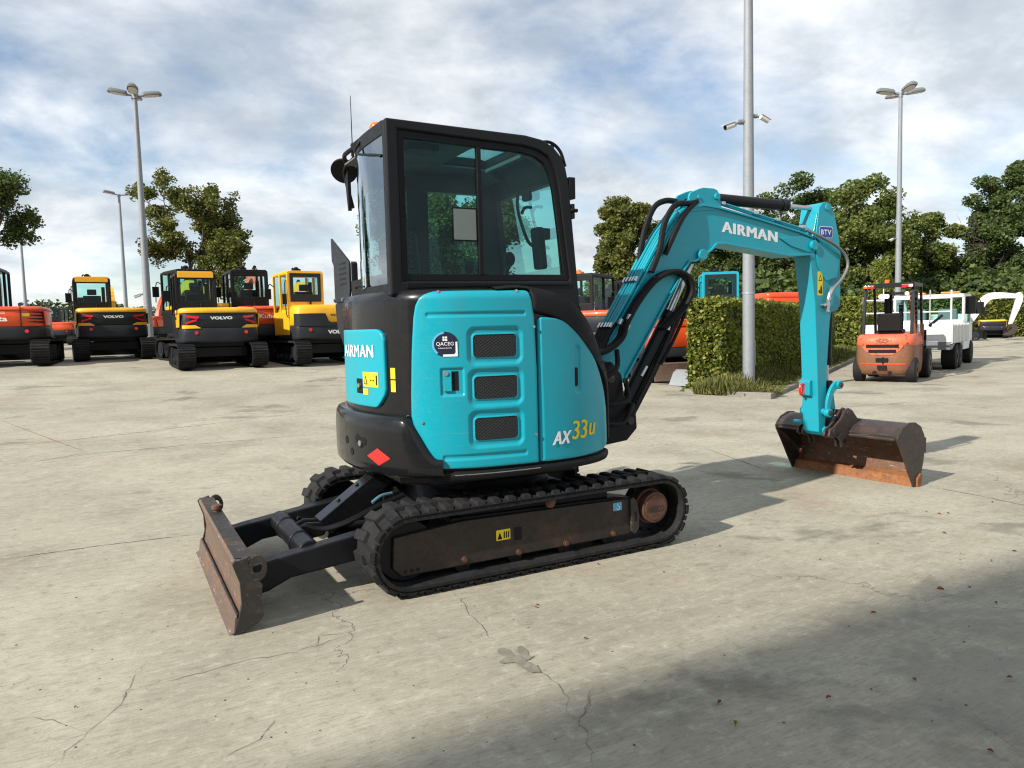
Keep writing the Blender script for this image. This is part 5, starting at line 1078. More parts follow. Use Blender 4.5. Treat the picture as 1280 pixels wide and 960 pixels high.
LF = [(1180, 667, 1), (1174, 643, 1.), (1240, 628, .8), (1239, 702, 1), (1245, 755, 1), (1175, 738, 1.5), (1185, 642, .8), (900, 880, 1.2), (895, 934, 0), (1092, 767, 1), (1143, 851, .9), (1036, 873, .9), (919, 906, 1.1), (670, 760, .8), (672, 757, .7), (732, 799, .8), (1262, 848, .9), (1268, 690, 1), (1097, 680, .6), (1025, 700, .6), (748, 706, .7), (830, 716, .6), (900, 683, .5), (1110, 655, .6), (690, 700, .5), (1212, 735, .7), (1275, 735, .6), (832, 668, .5), (1200, 700, .5), (1158, 640, .6), (1010, 655, .5), (94, 885, .6), (980, 905, .5), (1238, 940, .8)]
gm = MB(); rg2 = random.Random(12)
for i in range(260):
    p = gp(rg2.uniform(-20, 1300), 500+450*rg2.random()**1.2); q = rg2.uniform(.001, .004); gm.ball((p.x, p.y, ground_z(p.x, p.y)+q*.4), q, rg2.uniform(.6, 1.6), rg2.uniform(.6, 1.6), .6, 5, 3)
kind(tag(gm.build('grit', 'bark'), 'dark crumbs of grit and dry leaf scattered over the concrete', 'grit'), 'stuff')
leafproto = None
for k, (u, v, s) in enumerate(LF):
    if s == 0: continue
    p = gp(u, v); rg = random.Random(k)
    if k in (0, 12):
        m = MB(); n_ = 7; sc = .016
        vs = []
        for i in range(n_):
            t = i/(n_-1); wv = math.sin(PI*min(1, t*1.05))**.8*.55*(1+.25*math.sin(t*19)); 
            for q in (-1, 0, 1): vs.append(((t-.5)*2*sc, q*wv*sc, .004+abs(q)*.010+.010*math.sin(t*3)*(.5+.5*abs(q))))
        m.add(vs, [(3*i+j, 3*i+j+1, 3*i+j+4, 3*i+j+3) for i in range(n_-1) for j in range(2)]); m.tube([(-sc, 0, .004), (-sc*1.4, .003, .004)], .0009, 4)
        pr = m.build('fallen_leaf', 'dryleaf' if k == 0 else 'leaf_hedge')
        if k == 0: leafproto = pr
        o = pr
    else: o = leafproto.copy(); COL.objects.link(o)
    o.location = (p.x, p.y, ground_z(p.x, p.y)+.001); o.scale = (s*.72, s*rg.uniform(.55, .95), s*.5); o.rotation_euler = (rg.uniform(-.2, .2), rg.uniform(-.2, .2), rg.uniform(0, 6))
    tag(o, 'yellow green leaf lying near the bottom edge of the photo' if k == 12 else 'dry brown leaf lying on the concrete', 'leaf', None if k == 12 else 'dry leaves scattered on the concrete')
# ------------------------------------------------------------------ the other machines in the yard
def loft(mb, plan, levels):
    """levels: (z, offset inwards)"""
    P = catmull(plan, 5); full = [tuple(p) for p in P]+[(p[0], -p[1]) for p in P[::-1]]; n = len(full); rows = []
    for z, o in levels: rows.append([(x*(1-o)+.0*o, y*(1-o), z) for x, y in full])
    mb.add([p for r_ in rows for p in r_], [(j*n+i, j*n+(i+1) % n, (j+1)*n+(i+1) % n, (j+1)*n+i) for j in range(len(rows)-1) for i in range(n)]+[tuple(range(n))[::-1], tuple(range((len(rows)-1)*n, len(rows)*n))])
BPLAN = [(-1.12, -.02), (-1.11, -.45), (-1.02, -.82), (-.85, -.97), (-.3, -1.0), (.3, -1.0), (.78, -.93), (.88, -.5), (.88, -.02)]
_bc = catmull(BPLAN, 8)
def rear_x(y): 
    q = _bc[:30]; return float(np.interp(abs(y), -q[:, 1], q[:, 0]))
def machine(name, label, x, y, head, scale=1., hood='yellow', band='grey', cabm='cabblack', roofband=None, texts=(), lights=False, boom='low', boomc=None, cab=True, vents=False, z0=.66, hoodz=(1.46, 1.60), cwz=1.06, bladerear=False, group=None, detail=True, corner=None, beacon=False, z=None, old=False, yb_=-.12):
    boomc = boomc or hood
    t = thing(name, label, 'excavator', (x, y, ground_z(x, y) if z is None else z), R(head), group); t.scale = (scale,)*3
    for s_ in (-1, 1):
        y0, y1 = (-1.12, -.70) if s_ < 0 else (.70, 1.12); tk = crawler(y0, y1, -1.10, 1.10, .335, .270, .035, .020, 34, t, 'crawler_track', True, 90)
        m = MB(); m.prism([(-1.0, .46), (-1.0, .22), (1.0, .22), (1.0, .46), (.4, .52), (-.4, .52)], y0+.08, y1-.08)
        m.build('track_frame', 'black', t)
        yo = y0 if s_ < 0 else y1
        for xx, rr_ in ((-1.10, .22), (1.10, .22), (-.6, .09), (-.2, .09), (.2, .09), (.6, .09)):
            m = MB(); zz = .335 if rr_ > .1 else .20; m.cyl((xx, yo-s_*.05, zz), (xx, yo-s_*.28, zz), rr_, n=20); m.cyl((xx, yo-s_*.04, zz), (xx, yo-s_*.06, zz), rr_*.5, n=12); m.build('track_wheel', 'grey', t)
    m = MB(); m.box(-.6, .6, -.72, .72, .28, .55); m.cyl((0, 0, .5), (0, 0, z0+.03), .55, n=30); m.box(-.7, .7, -.65, .65, z0-.1, z0+.02); m.build('undercarriage', 'black', t, bevel=.02)
    bd = -1 if bladerear else 1
    m = MB(); m.prism([(bd*(1.62+a), b) for a, b in ((0, .08), (.05, .1), (.0, .3), (.04, .5), (.0, .52), (-.05, .3))], -1.10, 1.10); B_ = m.build('dozer_blade', 'blade_face' if bladerear else 'black', t)
    m = MB()
    for yy in (-.45, .45): m.box(*sorted((bd*.5, bd*1.6)), yy-.06, yy+.06, .26, .40)
    m.build('blade_arm', 'black', t)
    m = MB(); loft(m, BPLAN, [(z0, .05), (z0+.03, .01), (z0+.08, 0), (cwz-.1, 0), (cwz-.02, .012), (cwz, .02)]); m.build('counterweight', 'grey', t, sharp=50)
    if hood and not old:
        m = MB(); loft(m, BPLAN, [(cwz, .03), (cwz+.02, .012), (hoodz[0]-.01, .02), (hoodz[0], .025)]); m.build('rear_cover', band, t, sharp=50)
        m = MB(); loft(m, BPLAN, [(hoodz[0], .004), (hoodz[0]+.02, -.004), (hoodz[1]-.06, .0), (hoodz[1]-.02, .03), (hoodz[1], .07)]); H = m.build('hood', hood, t, sharp=50)
    elif old:
        m = MB(); loft(m, BPLAN, [(cwz, .03), (cwz+.02, .012), (1.50, .02), (1.57, .05), (1.62, .10)]); H = m.build('hood', hood, t, sharp=50)
        m = MB(); P_ = [(-.55, cwz), (.40, cwz), (.72, cwz+.20), (.96, cwz+.20), (.96, 1.50), (.72, 1.52), (-.35, 1.50), (-.55, 1.40)]
    if not old:
        for s_ in (-1, 1):
            m = MB(); m.prism([(-.78, cwz+.03), (-.05, cwz+.03), (-.05, hoodz[0]-.02), (-.92, hoodz[0]-.02)], s_*.985, s_*1.012); m.build('side_panel', hood, t, bevel=.01)
            if corner:
                ys = np.linspace(.52, .95, 8); m = MB(); zz = lambda yy: cwz+.01+.07*sstep((yy-.52)/.12)
                m.add([(rear_x(yy)-.012, s_*yy, cwz-.005) for yy in ys]+[(rear_x(yy)-.012, s_*yy, zz(yy)) for yy in ys], [(i, i+1, 8+i+1, 8+i) for i in range(7)]); m.build('corner_trim', hood, t)
    else:
        for s_ in (1,):
            ys = np.linspace(-.98, .98, 26); m = MB(); up_ = lambda yy: 1.38 if yy > .20 else (1.13 if yy < .10 else 1.13+.25*(yy-.10)/.10)
            m.add([(rear_x(yy)-.010, yy, cwz-.02) for yy in ys]+[(rear_x(yy)-.010, yy, up_(yy)) for yy in ys], [(i, i+1, 26+i+1, 26+i) for i in range(25)]); m.build('rear_cover', 'grey', t, sharp=50)
    for s_ in (-1, 1):
        m = MB(); m.cyl((rear_x(.62)-.005, s_*.62, cwz-.12), (rear_x(.62)-.02, s_*.62, cwz-.12), .045, n=18); m.build('reflector', 'decalred', t)
    if lights:
        for s_ in (-1, 1):
            for q in ([(.55, 1.37), (.86, 1.40), (.84, 1.34), (.64, 1.31), (.55, 1.32)], [(.58, 1.29), (.66, 1.285), (.88, 1.21), (.86, 1.16), (.62, 1.25)]):
                m = MB(); m.add([(rear_x(a)-.02+.0, -s_*a, b) for a, b in q], [tuple(range(len(q)))]); m.build('tail_light', 'redlens', t)
    for s, ya, yb, za, h_, mt in texts:
        v, f = text2d(s, .05 if s[0] == 'V' else .02, 0, 1.); m = MB(); m.add([(rear_x(ya+(yb-ya)*a)-.022, ya+(yb-ya)*a, za+b*h_) for a, b in v], f); m.build('decal', mt, t, sharp=180)
    if vents:
        for k in range(4):
            ys = np.linspace(-.64, -.97, 8); m = MB(); zz = hoodz[0]-.05-.085*k
            m.add([(rear_x(yy)-.016, yy, zz-.03*(i/7)) for i, yy in enumerate(ys)]+[(rear_x(yy)-.016, yy, zz+.035*(i/7)**.5-.02*(i/7)) for i, yy in enumerate(ys)], [(i, i+1, 9+i, 8+i) for i in range(7)]); m.build('vent', 'decalblack', t)
        m = MB(); m.box(rear_x(.5)-.02, rear_x(.5)+.01, -.515, -.50, cwz, hoodz[0]+.1); m.build('panel_gap', 'decalblack', t)
        m = MB(); m.add([(rear_x(yy)-.017, yy, zz) for yy, zz in ((-.54, 1.26), (-.70, 1.26), (-.70, 1.34), (-.54, 1.34))], [(0, 1, 2, 3)]); m.build('warning_sticker', 'decalyellow', t)
    if cab:
        xr, xf, ya, yb, zc0, zc1 = -.42, .92, .02, .98, 1.2, 2.56
        m = MB()
        for a, b in ((xr, ya), (xr, yb), (.28, yb), (xf-.02, ya), (xf-.02, yb), (.28, ya)):
            wd_ = .035; m.prism([(a-wd_+(.02 if a > .5 else 0), b-wd_), (a+wd_, b-wd_), (a+wd_, b+wd_), (a-wd_, b+wd_)], zc0, zc1-.06, 'z')
        m.box(xr-.03, xf, ya-.03, yb+.03, zc1-.09, zc1-.02); m.box(xr-.02, xf-.1, ya, yb, zc1-.03, zc1+.01)
        m.box(xr-.03, xf, yb-.03, yb+.03, .80, 1.45); m.box(xr-.03, xf, ya-.03, ya+.01, zc0, 1.45); m.box(xr-.03, xr+.03, ya-.03, yb+.03, zc0, 1.80 if not old else 1.86); m.box(xf-.05, xf, ya, yb, .9, 1.4)
        for b in (ya, yb): m.box(xr-.025, xr+.02, b-.07 if b > .5 else b, b if b > .5 else b+.07, 1.8, zc1-.05)
        m.box(xr-.027, xr+.02, ya, yb, 2.38, zc1-.05)
        CB = m.build('cab', cabm, t, bevel=.018)
        if cabm != 'cabblack':
            m = MB(); m.box(xr-.036, xr-.028, ya+.06, yb-.06, 1.80, 2.50); m2 = [p for p in m.v]; m = MB(); ringprism(m, [(ya+.05, 1.72), (ya+.05, 2.50), (yb-.05, 2.50), (yb-.05, 1.72)], [(ya+.14, 1.92), (ya+.14, 2.40), (yb-.14, 2.40), (yb-.14, 1.92)], xr-.045, xr-.02, lambda p, q, a: Vector((a, p, q))); m.build('window_frame', 'grey', CB)
        if roofband: m = MB(); m.box(xr-.045, xr-.02, ya+.03, yb-.03, 2.42, zc1); m.box(xr-.03, .3, ya+.05, yb-.05, zc1, zc1+.03); m.build('roof_band', roofband, CB, bevel=.008)
        for nm, q in (('rear_window', [(xr, ya+.03, 1.8), (xr, yb-.03, 1.8), (xr, yb-.03, 2.4), (xr, ya+.03, 2.4)]), ('side_window', [(xr+.03, yb, 1.45), (.25, yb, 1.45), (.25, yb, 2.45), (xr+.03, yb, 2.45)]), ('side_window', [(.31, yb, 1.0), (xf-.05, yb, 1.0), (xf-.05, yb, 2.45), (.31, yb, 2.45)]), ('side_window', [(xr+.03, ya, 1.45), (xf-.05, ya, 1.45), (xf-.05, ya, 2.45), (xr+.03, ya, 2.45)]), ('windshield', [(xf, ya+.03, 1.4), (xf, yb-.03, 1.4), (xf, yb-.03, 2.45), (xf, ya+.03, 2.45)])):
            m = MB(); m.add(q, [(0, 1, 2, 3)]); m.build(nm, 'glass', CB)
        m = MB(); m.box(xr+.16, xr+.60, ya+.25, yb-.22, 1.30, 1.55); S_ = m.build('seat', 'plastic', t, bevel=.04)
        m = MB(); m.prism([(xr+.12, 1.5), (xr+.22, 1.5), (xr+.16, 2.0), (xr+.08, 2.0)], ya+.24, yb-.22); m.prism([(xr+.08, 2.02), (xr+.15, 2.02), (xr+.13, 2.2), (xr+.08, 2.2)], ya+.36, yb-.34); m.build('backrest', 'plastic', S_, bevel=.035)
        m = MB(); m.box(xr+.55, xr+.60, ya+.1, ya+.2, 1.5, 2.3); m.box(xf-.2, xf-.12, yb-.35, yb-.1, 1.7, 2.0); m.build('console', 'plastic', t, bevel=.01)
        m = MB(); m.tube([(xf-.1, yb+.03, 2.2), (xf+.1, yb+.12, 2.25), (xf+.12, yb+.15, 1.7)], .015); m.box(xf+.08, xf+.11, yb+.06, yb+.24, 1.85, 2.15); m.build('mirror', 'plastic', t, bevel=.01)
        m = MB(); m.box(-.1, .12, .5, .68, zc1+.03, zc1+.09); m.ball((.0, .60, zc1+.10), .07, 1, 1, .7); m.tube([(-.1, .75, zc1), (-.05, .72, zc1+.10), (.1, .66, zc1+.11)], .02); m.build('roof_light', 'amber' if beacon else 'decalblack', t)
        m = MB(); m.tube([(xr-.04, yb+.06, 1.3), (xr-.04, yb+.09, 1.5), (xr-.02, yb+.09, 2.2), (xr, yb+.04, 2.3)], .014); m.build('handrail', 'plastic', t)
        m = MB(); m.cyl((xr-.10, ya+.38, hoodz[1]-.02), (xr-.10, ya+.38, hoodz[1]+.14), .028); m.build('exhaust', 'decalblack', t)
    # work equipment
    if boom:
        B = {'low': ([(.75, 1.05), (1.35, 2.05), (2.1, 2.25), (3.0, 1.75)], [(2.95, 1.85), (3.05, 1.5), (2.75, .65)]),
             'high': ([(.75, 1.05), (1.1, 2.25), (1.8, 2.95), (2.7, 2.75)], [(2.65, 2.9), (2.85, 2.5), (2.5, 1.3)]),
             'mid': ([(.75, 1.05), (1.15, 2.0), (1.8, 2.62), (2.7, 2.4)], [(2.65, 2.55), (2.85, 2.2), (2.5, 1.1)]),
             'reach': ([(.75, .85), (1.25, 1.70), (1.75, 2.48), (2.35, 2.62), (3.3, 2.55)], [(3.25, 2.70), (3.38, 2.35), (2.95, .85)])}[boom]
        bp, ap = B
        def girder(pts, h0, h1, wd_):
            m = MB(); up2 = []; lo2 = []; k_ = 1.55 if boom == 'reach' else 1.; h0 *= k_; h1 *= k_; wd_ *= k_
            P_ = catmull([(a, b) for a, b in pts], 5)
            for i, p in enumerate(P_):
                a = P_[max(0, i-1)]; b = P_[min(len(P_)-1, i+1)]; d_ = (b-a)/np.hypot(*(b-a)); f_ = i/(len(P_)-1); hh_ = h0+(h1-h0)*f_+.07*math.sin(PI*f_); up2.append((p[0]-d_[1]*hh_, p[1]+d_[0]*hh_)); lo2.append((p[0]+d_[1]*hh_, p[1]-d_[0]*hh_))
            m.prism(up2+lo2[::-1], yb_-wd_, yb_+wd_); return m
        bo_ = girder(bp, .10, .08, .09).build('boom', boomc, t, bevel=.008); girder(ap, .09, .05, .08).build('arm', boomc, t, bevel=.008)
        pm = bp[len(bp)//2]; m = MB(); m.cyl((pm[0], yb_, pm[1]+.22), (ap[0][0]-.05, yb_, ap[0][1]+.06), .05, n=14); m.build('arm_cylinder', 'black', t)
        m = MB(); m.cyl((.95, yb_, .80), ((bp[1][0]+pm[0])/2, yb_, (bp[1][1]+pm[1])/2-.16), .05, n=14); m.build('boom_cylinder', 'black', t)
        ax, az = ap[-1]; m = MB(); m.prism([(ax-.12, az+.05), (ax+.12, az+.12), (ax+.30, az-.02), (ax+.34, az-.28), (ax+.18, az-.52), (ax-.10, az-.60), (ax-.32, az-.55), (ax-.02, az-.36), (ax+.08, az-.15)], yb_-.40, yb_+.40); m.build('bucket', 'bucket', t, bevel=.015)
        m = MB(); m.box(.60, .95, yb_-.16, yb_+.16, .75, 1.15); m.build('swing_bracket', 'black', t, bevel=.02)
        for dy in (-.04, 0, .04): m = MB(); m.tube([(bp[0][0]+.1, yb_+dy, 1.35), (bp[1][0]-.08, yb_+dy, bp[1][1]+.12), (pm[0], yb_+dy, pm[1]+.19)], .014, 6); m.build('hydraulic_hose', 'plastic', t)
    return t
GE = 'excavators parked in a row on the left of the yard'
vt = ('VOLVO', .28, -.28, 1.28, .080, 'decalwhite')
machine('parked_excavator', 'leftmost yellow excavator, standing between the red one and the tall lamp', -2.05, 21.35, 93, .94, lights=True, texts=[vt], roofband='yellow', corner=True, group=GE)
machine('parked_excavator', 'nearest yellow excavator with red chevron tail lights, second yellow one from the left', .30, 16.30, 91, .93, lights=True, texts=[vt], roofband='yellow', corner=True, group=GE)
machine('parked_excavator', 'older yellow excavator with yellow cab posts and two names, next to the turquoise machine', 2.97, 16.25, 95, .96, cabm='yellow', old=True, texts=[('VOLVO', .08, -.42, 1.30, .06, 'decalblack'), ('VOLVO', .16, -.46, .82, .105, 'decalwhite')], group=GE)
x, y = pol(266, 21.8); machine('parked_excavator', 'yellow excavator mostly hidden behind the nearest yellow one, beside the tall lamp', x, y, 104, 1.0, roofband=None, lights=False, group=GE)
x, y = pol(336, 22.0); machine('parked_excavator', 'orange red excavator showing between the two near yellow machines', x, y, 92, 1.0, hood='orange', band='orange', vents=False, cwz=1.0, hoodz=(1.42, 1.52), texts=[('Kubota', .42, -.22, 1.17, .12, 'decalwhite')], boom='mid', group=GE)
machine('parked_excavator', 'orange red excavator cut by the left edge, white name across its rear', -4.58, 20.1, 86, 1.02, hood='orange', band='orange', vents=True, cwz=1.0, hoodz=(1.42, 1.52), texts=[('Kubota', .46, -.22, 1.14, .13, 'decalwhite'), ('C', -.02, -.18, 1.33, .05, 'decalwhite')], boom='mid', yb_=.62, group=GE)
x, y = pol(187, 29); machine('parked_excavator', 'red excavator with its bent arm raised, far behind the tall lamp column', x, y, 60, .78, hood='orange', band='orange', cab=False, boom='mid', group=GE)
x, y = pol(84, 38); machine('parked_excavator', 'small distant excavator with a dark cab and orange body, left of the far yellow one', x, y, 70, .72, hood='orange', band='orange', boom=None, group=GE)
GR = 'machines parked behind the boom and hedge'
x, y = pol(836, 17.6); machine('parked_excavator', 'orange excavator under the boom beside the hedge, worn blade towards the camera', x, y, 75, .93, hood='orange', band='orange', bladerear=True, boom='low', boomc='yellow', z0=.58, cwz=.84, hoodz=(1.34, 1.52), group=GR)
x, y = pol(752, 20.5); machine('parked_excavator', 'excavator with a dark square cab and orange body, right behind the turquoise cover', x, y, 30, 1.05, hood='orange', band='grey', boom=None, beacon=True, group=GR)
x, y = pol(800, 25); machine('parked_excavator', 'yellow excavator seen in part behind the raised boom cylinder', x, y, 60, 1.05, hood='yellow', boom='low', group=GR)
x, y = pol(922, 26.5); machine('parked_excavator', 'turquoise cab looking over the hedge left of the near lamp column', x, y, 52, 1.22, old=True, hood='teal', band='teal', cabm='teal', boom='low', group=GR)
x, y = pol(968, 36); machine('parked_excavator', 'red orange machine whose top shows over the hedge beside the arm', x, y, 160, .98, hood='orange', band='orange', cab=False, boom=None, z=.75, cwz=1.2, hoodz=(1.75, 2.0), group=GR)
x, y = pol(1190, 43); machine('parked_excavator', 'white mini excavator with its boom arched to the right, at the far end', x, y, -52, .95, hood='white', band='white', boom='reach', cab=False, group=GR)
x, y = pol(1240, 46); machine('parked_excavator', 'small low yellow machine under the white boom at the far end', x, y, 35, .70, hood='yellow', band='grey', cab=False, boom=None, group=GR)
# grey bucket lying on the ground at the hedge corner
x, y = pol(857, 15.6); t = thing('spare_bucket', 'small grey metal bucket lying at the foot of the hedge corner', 'bucket', (x, y, ground_z(x, y)), R(20))
m = MB(); m.prism([(-.25, .02), (-.05, .28), (.08, .34), (.22, .28), (.28, .02), (.24, .0), (.19, .24), (.08, .30), (-.03, .25), (-.21, .0)], -.25, .25); m.build('shell', 'galv', t, bevel=.005)
for yy in (-.25, .235): m = MB(); m.prism([(-.25, .01), (-.05, .28), (.08, .34), (.22, .28), (.28, .01)], yy, yy+.015); m.build('side_plate', 'galv', t)

# ------------------------------------------------------------------ forklift
x, y = pol(1116, 16.9); FK = thing('forklift', 'worn orange and brown forklift seen from behind, in front of the white truck', 'forklift', (x, y, 0), R(25))
m = MB(); CWP = [(-1.12, -.02), (-1.11, -.25), (-1.05, -.42), (-.92, -.54), (-.70, -.58), (-.2, -.58), (.0, -.58), (.01, -.02)]
loft(m, CWP, [(.17, .10), (.20, .05), (.30, .02), (.42, .0), (.70, .0), (.78, .01), (.80, .014)]); m.build('counterweight', 'rustbrown', FK, sharp=50)
m = MB(); loft(m, CWP, [(.80, .008), (.82, .0), (.90, .0), (.97, .02), (1.02, .06), (1.04, .12)]); m.box(-.35, .75, -.50, .50, .55, 1.02); HD = m.build('hood', 'orange_worn', FK, sharp=50)
qb = catmull(CWP, 8)[:34]; fx = lambda yy: float(np.interp(abs(yy), -qb[:, 1], qb[:, 0]))
m = MB(); ys = np.linspace(-.40, .40, 14); lo_ = lambda yy: .60+.22*(abs(yy)/.42)**4
m.add([(fx(yy)-.012, yy, lo_(yy)) for yy in ys]+[(fx(yy)-.012, yy, .83) for yy in ys], [(i, i+1, 15+i, 14+i) for i in range(13)]); m.build('rear_grille', 'orange_worn', FK)
for za, zb_, wv in ((.76, .83, .32), (.65, .72, .27)):
    ys = np.linspace(-wv, wv, 12); m = MB(); m.add([(fx(yy)-.02, yy, za) for yy in ys]+[(fx(yy)-.02, yy, zb_) for yy in ys], [(i, i+1, 13+i, 12+i) for i in range(11)]); m.build('grille_slot', 'decalblack', FK)
v, f = text2d('EP', .0, .2); m = MB(); m.add([(fx(0)+.03-.012*0-.045, .085-.17*a, .895+b*.055) for a, b in v], f); m.build('decal', 'rustbrown', FK, sharp=180)
m = MB(); m.add([(-1.135, .42*math.cos(a)*.30, .922+.045*math.sin(a)) for a in np.linspace(0, 2*PI, 24, False)]+[(-1.135, .40*math.cos(a)*.27, .922+.036*math.sin(a)) for a in np.linspace(0, 2*PI, 24, False)], [(i, (i+1) % 24, 24+(i+1) % 24, 24+i) for i in range(24)]); m.build('emblem', 'rustbrown', FK)
m = MB(); m.box(-1.15, -1.10, -.12, .12, .46, .54); m.box(-1.15, -1.10, -.09, .09, .30, .38); m.cyl((-1.14, -.02, .42), (-1.14, -.02, .56), .015); m.build('tow_pin', 'decalblack', FK)
m = MB(); m.add([(fx(yy)-.008, yy, z_) for yy in np.linspace(-.45, .45, 10) for z_ in (.40, .425)], [(2*i, 2*i+2, 2*i+3, 2*i+1) for i in range(9)]); m.build('scrape', 'orange', FK)
for yy in (-.15, .15): m = MB(); m.cyl((-1.12, yy, .22), (-1.08, yy, .22), .04, n=14); m.build('bolt_hole', 'decalblack', FK)
def wheel(par, x_, y_, r_, w_, hubm='hub', name='wheel'):
    m = MB(); m.cyl((x_, y_-w_/2, r_), (x_, y_+w_/2, r_), r_, n=34); W_ = m.build(name, 'rubber', par, bevel=r_*.12, seg=3)
    m = MB(); m.cyl((x_, y_-w_/2-.006, r_), (x_, y_+w_/2+.006, r_), r_*.55, n=24); m.cyl((x_, y_-w_/2-.02, r_), (x_, y_+w_/2+.02, r_), r_*.2, n=14); m.build('rim', hubm, W_); return W_
for s_ in (-1, 1): wheel(FK, -.72, s_*.52, .27, .20); wheel(FK, .85, s_*.54, .34, .24)
m = MB(); m.box(-.30, 1.0, -.42, .42, .25, .62); m.box(.30, .80, -.52, .52, .55, .62); m.box(.55, .75, -.45, .45, .6, 1.05); m.build('chassis', 'orange_worn', FK, bevel=.01)
m = MB(); m.box(-.30, .18, -.25, .25, 1.04, 1.14); SE = m.build('seat', 'plastic', FK, bevel=.04); m = MB(); m.prism([(-.36, 1.10), (-.25, 1.10), (-.30, 1.50), (-.40, 1.50)], -.24, .24); m.build('backrest', 'plastic', SE, bevel=.03)
for s_ in (-1, 1):
    m = MB(); m.prism([(-.62, 1.0), (-.54, 1.0), (-.40, 2.08), (-.48, 2.08)], s_*.45, s_*.51); m.build('rear_pillar', 'cabblack', FK, bevel=.006)
    m = MB(); m.prism([(.80, .62), (.88, .62), (.60, 2.14), (.52, 2.14)], s_*.46, s_*.51); m.build('front_pillar', 'cabblack', FK, bevel=.006)
m = MB()
for s_ in (-1, 1): m.box(-.52, .62, s_*.48-.035, s_*.48+.035, 2.08, 2.16)
for k in range(8): m.box(-.52+.155*k, -.48+.155*k, -.47, .47, 2.10, 2.14)
m.box(-.53, -.46, -.5, .5, 2.07, 2.16); m.build('overhead_guard', 'cabblack', FK, bevel=.004)
for s_ in (-1, 1):
    m = MB(); m.box(-.58, -.53, s_*.38-.11, s_*.38+.11, 2.05, 2.12); LG = m.build('tail_light', 'redlens', FK, bevel=.01); m = MB(); m.box(-.583, -.579, s_*.38-.11+(.14 if s_ > 0 else .0)-.0, s_*.38-.03+(.14 if s_ > 0 else 0), 2.06, 2.11); m.build('lens', 'amber' if s_ > 0 else 'white', LG)
m = MB(); m.cyl((-.1, .1, 2.16), (-.1, .1, 2.25), .05, n=16); m.build('beacon', 'amber', FK, bevel=.01)
m = MB(); m.prism(rrect(-.02, .20, 1.82, 1.92, .04), -.50, -.47, 'x'); m.tube([(-.48, .1, 1.92), (-.47, .1, 2.08)], .012); m.build('mirror', 'white', FK)
m = MB(); m.cyl((-.46, -.36, 1.92), (-.42, -.36, 1.92), .045, n=14); m.build('work_lamp', 'white', FK)
m = MB()
for a in range(24): pass
m.tube([(.42+.03*math.sin(a)+.0, .10+.17*math.cos(a), 1.38+.10*math.sin(a)) for a in np.linspace(0, 2*PI, 25)], .014); m.tube([(.42, .1, 1.38), (.62, .1, 1.05)], .02); m.build('steering_wheel', 'plastic', FK)
for s_ in (-1, 1):
    m = MB(); m.box(1.02, 1.12, s_*.30-.05, s_*.30+.05, .12, 2.02); m.box(1.13, 1.20, s_*.24-.04, s_*.24+.04, .15, 2.0); m.build('mast_rail', 'cabblack', FK, bevel=.005)
m = MB(); m.cyl((1.10, .0, .2), (1.10, .0, 1.7), .05); m.box(1.02, 1.2, -.34, .34, 1.94, 2.0); m.box(1.02, 1.2, -.34, .34, 1.0, 1.06); m.build('mast_crossbar', 'cabblack', FK)
for s_ in (-1, 1): m = MB(); m.box(1.26, 1.30, s_*.28-.06, s_*.28+.06, .10, .70); m.box(1.28, 2.2, s_*.28-.06, s_*.28+.06, .07, .105); m.build('fork', 'black', FK)
m = MB(); m.box(1.21, 1.26, -.52, .52, .30, .38); m.box(1.21, 1.26, -.52, .52, .60, .68)
for k in range(5): m.box(1.22, 1.25, -.5+.25*k-.02, -.48+.25*k+.02, .3, 1.1)
m.build('fork_carriage', 'black', FK)
m = MB(); m.cyl((.05, -.60, .95), (.05, -.60, 1.25), .03); m.tube([(.30, -.35, 2.05), (.25, -.36, 1.6), (.32, -.38, 1.2), (.45, -.42, .9)], .05); lab(m.build('gas_strut', 'rustbrown', FK), 'brown worn post at the right of the seat')

# ------------------------------------------------------------------ white flatbed truck
x, y = pol(1133, 19.2); TK = thing('flatbed_truck', 'small white flatbed truck with a ladder rack and amber roof bars, ahead of the forklift', 'truck', (x, y, 0), R(23.5))
W2 = 1.0
m = MB(); m.box(0, 3.0, -W2, W2, .70, .78); BD = m.build('bed', 'midgrey', TK, bevel=.006)
def board(a, b, c, d, z0_, z1_, along):
    m = MB(); m.box(a, b, c, d, z0_, z1_); n_ = int(((b-a) if along == 'x' else (d-c))/.25)
    for k in range(n_+1):
        if along == 'x': m.box(a+(b-a-.05)*k/n_, a+(b-a-.05)*k/n_+.05, c-.018, c, z0_, z1_)
    return m
m = board(0, 2.95, -W2-.03, -W2, .72, 1.20, 'x'); m.build('side_board', 'white', TK, bevel=.003)
m = MB(); m.box(0, 2.95, W2, W2+.03, .72, 1.20); m.build('side_board', 'white', TK, bevel=.003)
m = MB(); m.box(-.03, -.0, -W2-.03, W2+.03, .76, 1.22)
for k in range(4): m.box(-.036, -.03, -W2, W2, .84+.10*k, .85+.10*k)
m.build('tailgate', 'white', TK, bevel=.004)
m = MB(); m.box(-.032, .03, -W2, W2, .56, .755); m.box(.03, 2.8, -.40, .40, .50, .69); m.prism([(.03, .56), (.03, .69), (1.0, .69), (.5, .56)], -W2+.02, -.42); m.build('chassis', 'midgrey', TK, bevel=.004)
m = MB()
for yy in (-.55, .55): m.prism([(1.0, .68), (2.3, .68), (2.2, .52), (1.1, .52)], yy-.3, yy+.3)
m.build('mudguard', 'decalblack', TK)
for s_ in (-1, 1): wheel(TK, 1.45, s_*.80, .34, .34, 'decalblack'); wheel(TK, 2.10, s_*.80, .34, .34, 'decalblack'); wheel(TK, 4.6, s_*.82, .34, .24, 'decalblack')
CX0, CX1 = 3.15, 4.9
m = MB()
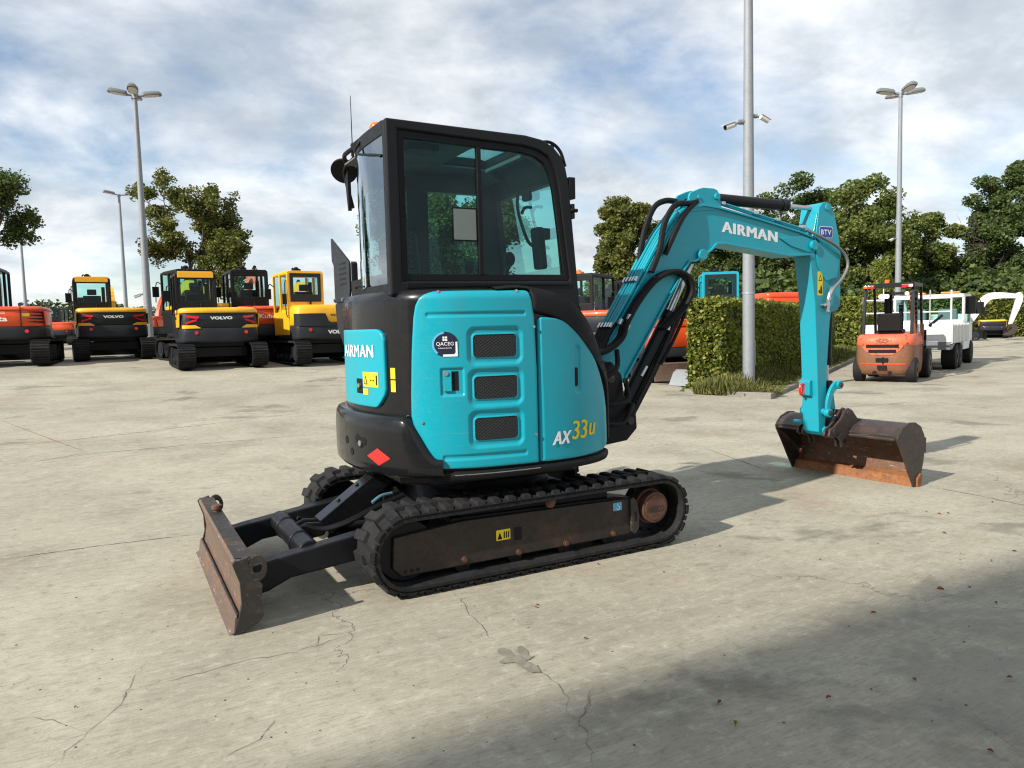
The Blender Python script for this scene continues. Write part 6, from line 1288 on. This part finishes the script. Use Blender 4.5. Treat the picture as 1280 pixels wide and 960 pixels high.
for a, b in ((CX0, -.88), (CX0, .88), (CX1-.35, -.85), (CX1-.35, .85)): m.box(a, a+.07, b-.04, b+.04, .7, 1.98)
m.box(CX0, CX1, -.90, .90, .45, 1.22); m.box(CX0-.02, CX1-.3, -.90, .90, 1.93, 2.03); m.box(CX0-.03, CX0, -.90, .90, 1.18, 1.30); m.build('cab', 'white', TK, bevel=.03)
for nm, q in (('rear_window', [(CX0+.01, -.84, 1.28), (CX0+.01, .84, 1.28), (CX0+.01, .84, 1.94), (CX0+.01, -.84, 1.94)]), ('side_window', [(CX0+.07, -.88, 1.22), (CX1-.35, -.88, 1.22), (CX1-.35, -.88, 1.94), (CX0+.07, -.88, 1.94)]), ('side_window', [(CX0+.07, .88, 1.22), (CX1-.35, .88, 1.22), (CX1-.35, .88, 1.94), (CX0+.07, .88, 1.94)]), ('windshield', [(CX1-.3, -.84, 1.22), (CX1-.3, .84, 1.22), (CX1-.3, .84, 1.94), (CX1-.3, -.84, 1.94)])):
    m = MB(); m.add(q, [(0, 1, 2, 3)]); m.build(nm, 'glass', TK)
for yy in (-.45, .35): m = MB(); m.box(CX0+.25, CX0+.40, yy-.25, yy+.25, 1.1, 1.62); m.build('seat', 'midgrey', TK, bevel=.04)
for yy in (-.72, .15): m = MB(); m.box(CX0+.05, CX0+.25, yy-.05, yy+.42, 2.03, 2.10); m.build('light_bar', 'amber', TK, bevel=.02)
m = MB(); m.tube([(CX1-.4, -.92, 1.9), (CX1-.3, -1.12, 1.85), (CX1-.3, -1.12, 1.5)], .015); m.box(CX1-.34, CX1-.28, -1.22, -1.02, 1.45, 1.80); m.build('mirror', 'plastic', TK, bevel=.01)
m = MB(); m.cyl((CX0+.2, -1.02, 1.45), (CX0+.2, -1.02, 1.95), .14, n=16); m.build('air_filter', 'decalblack', TK, bevel=.02)
m = MB()
for yy in (-W2-.01, W2+.01): m.cyl((-.01, yy, .9), (-.01, yy, 2.05 if yy < 0 else 1.95), .022, n=8)
for zz in (1.86, 1.52): m.cyl((-.01, -W2-.01, zz), (-.01, W2+.01, zz), .018, n=8)
m.cyl((2.9, W2, 1.2), (2.9, W2, 1.95), .022, n=8); m.cyl((-.01, W2, 1.86), (2.9, W2, 1.86), .018, n=8); m.cyl((-.01, W2, 1.52), (2.9, W2, 1.52), .018, n=8); m.cyl((.9, -.4, 1.15), (.9, -.4, 2.1), .018, n=8)
m.build('ladder_rack', 'white', TK)
m = MB(); m.cyl((-.06, -.55, 1.18), (.4, -.75, 1.42), .035); m.build('shovel', 'decalblack', TK)
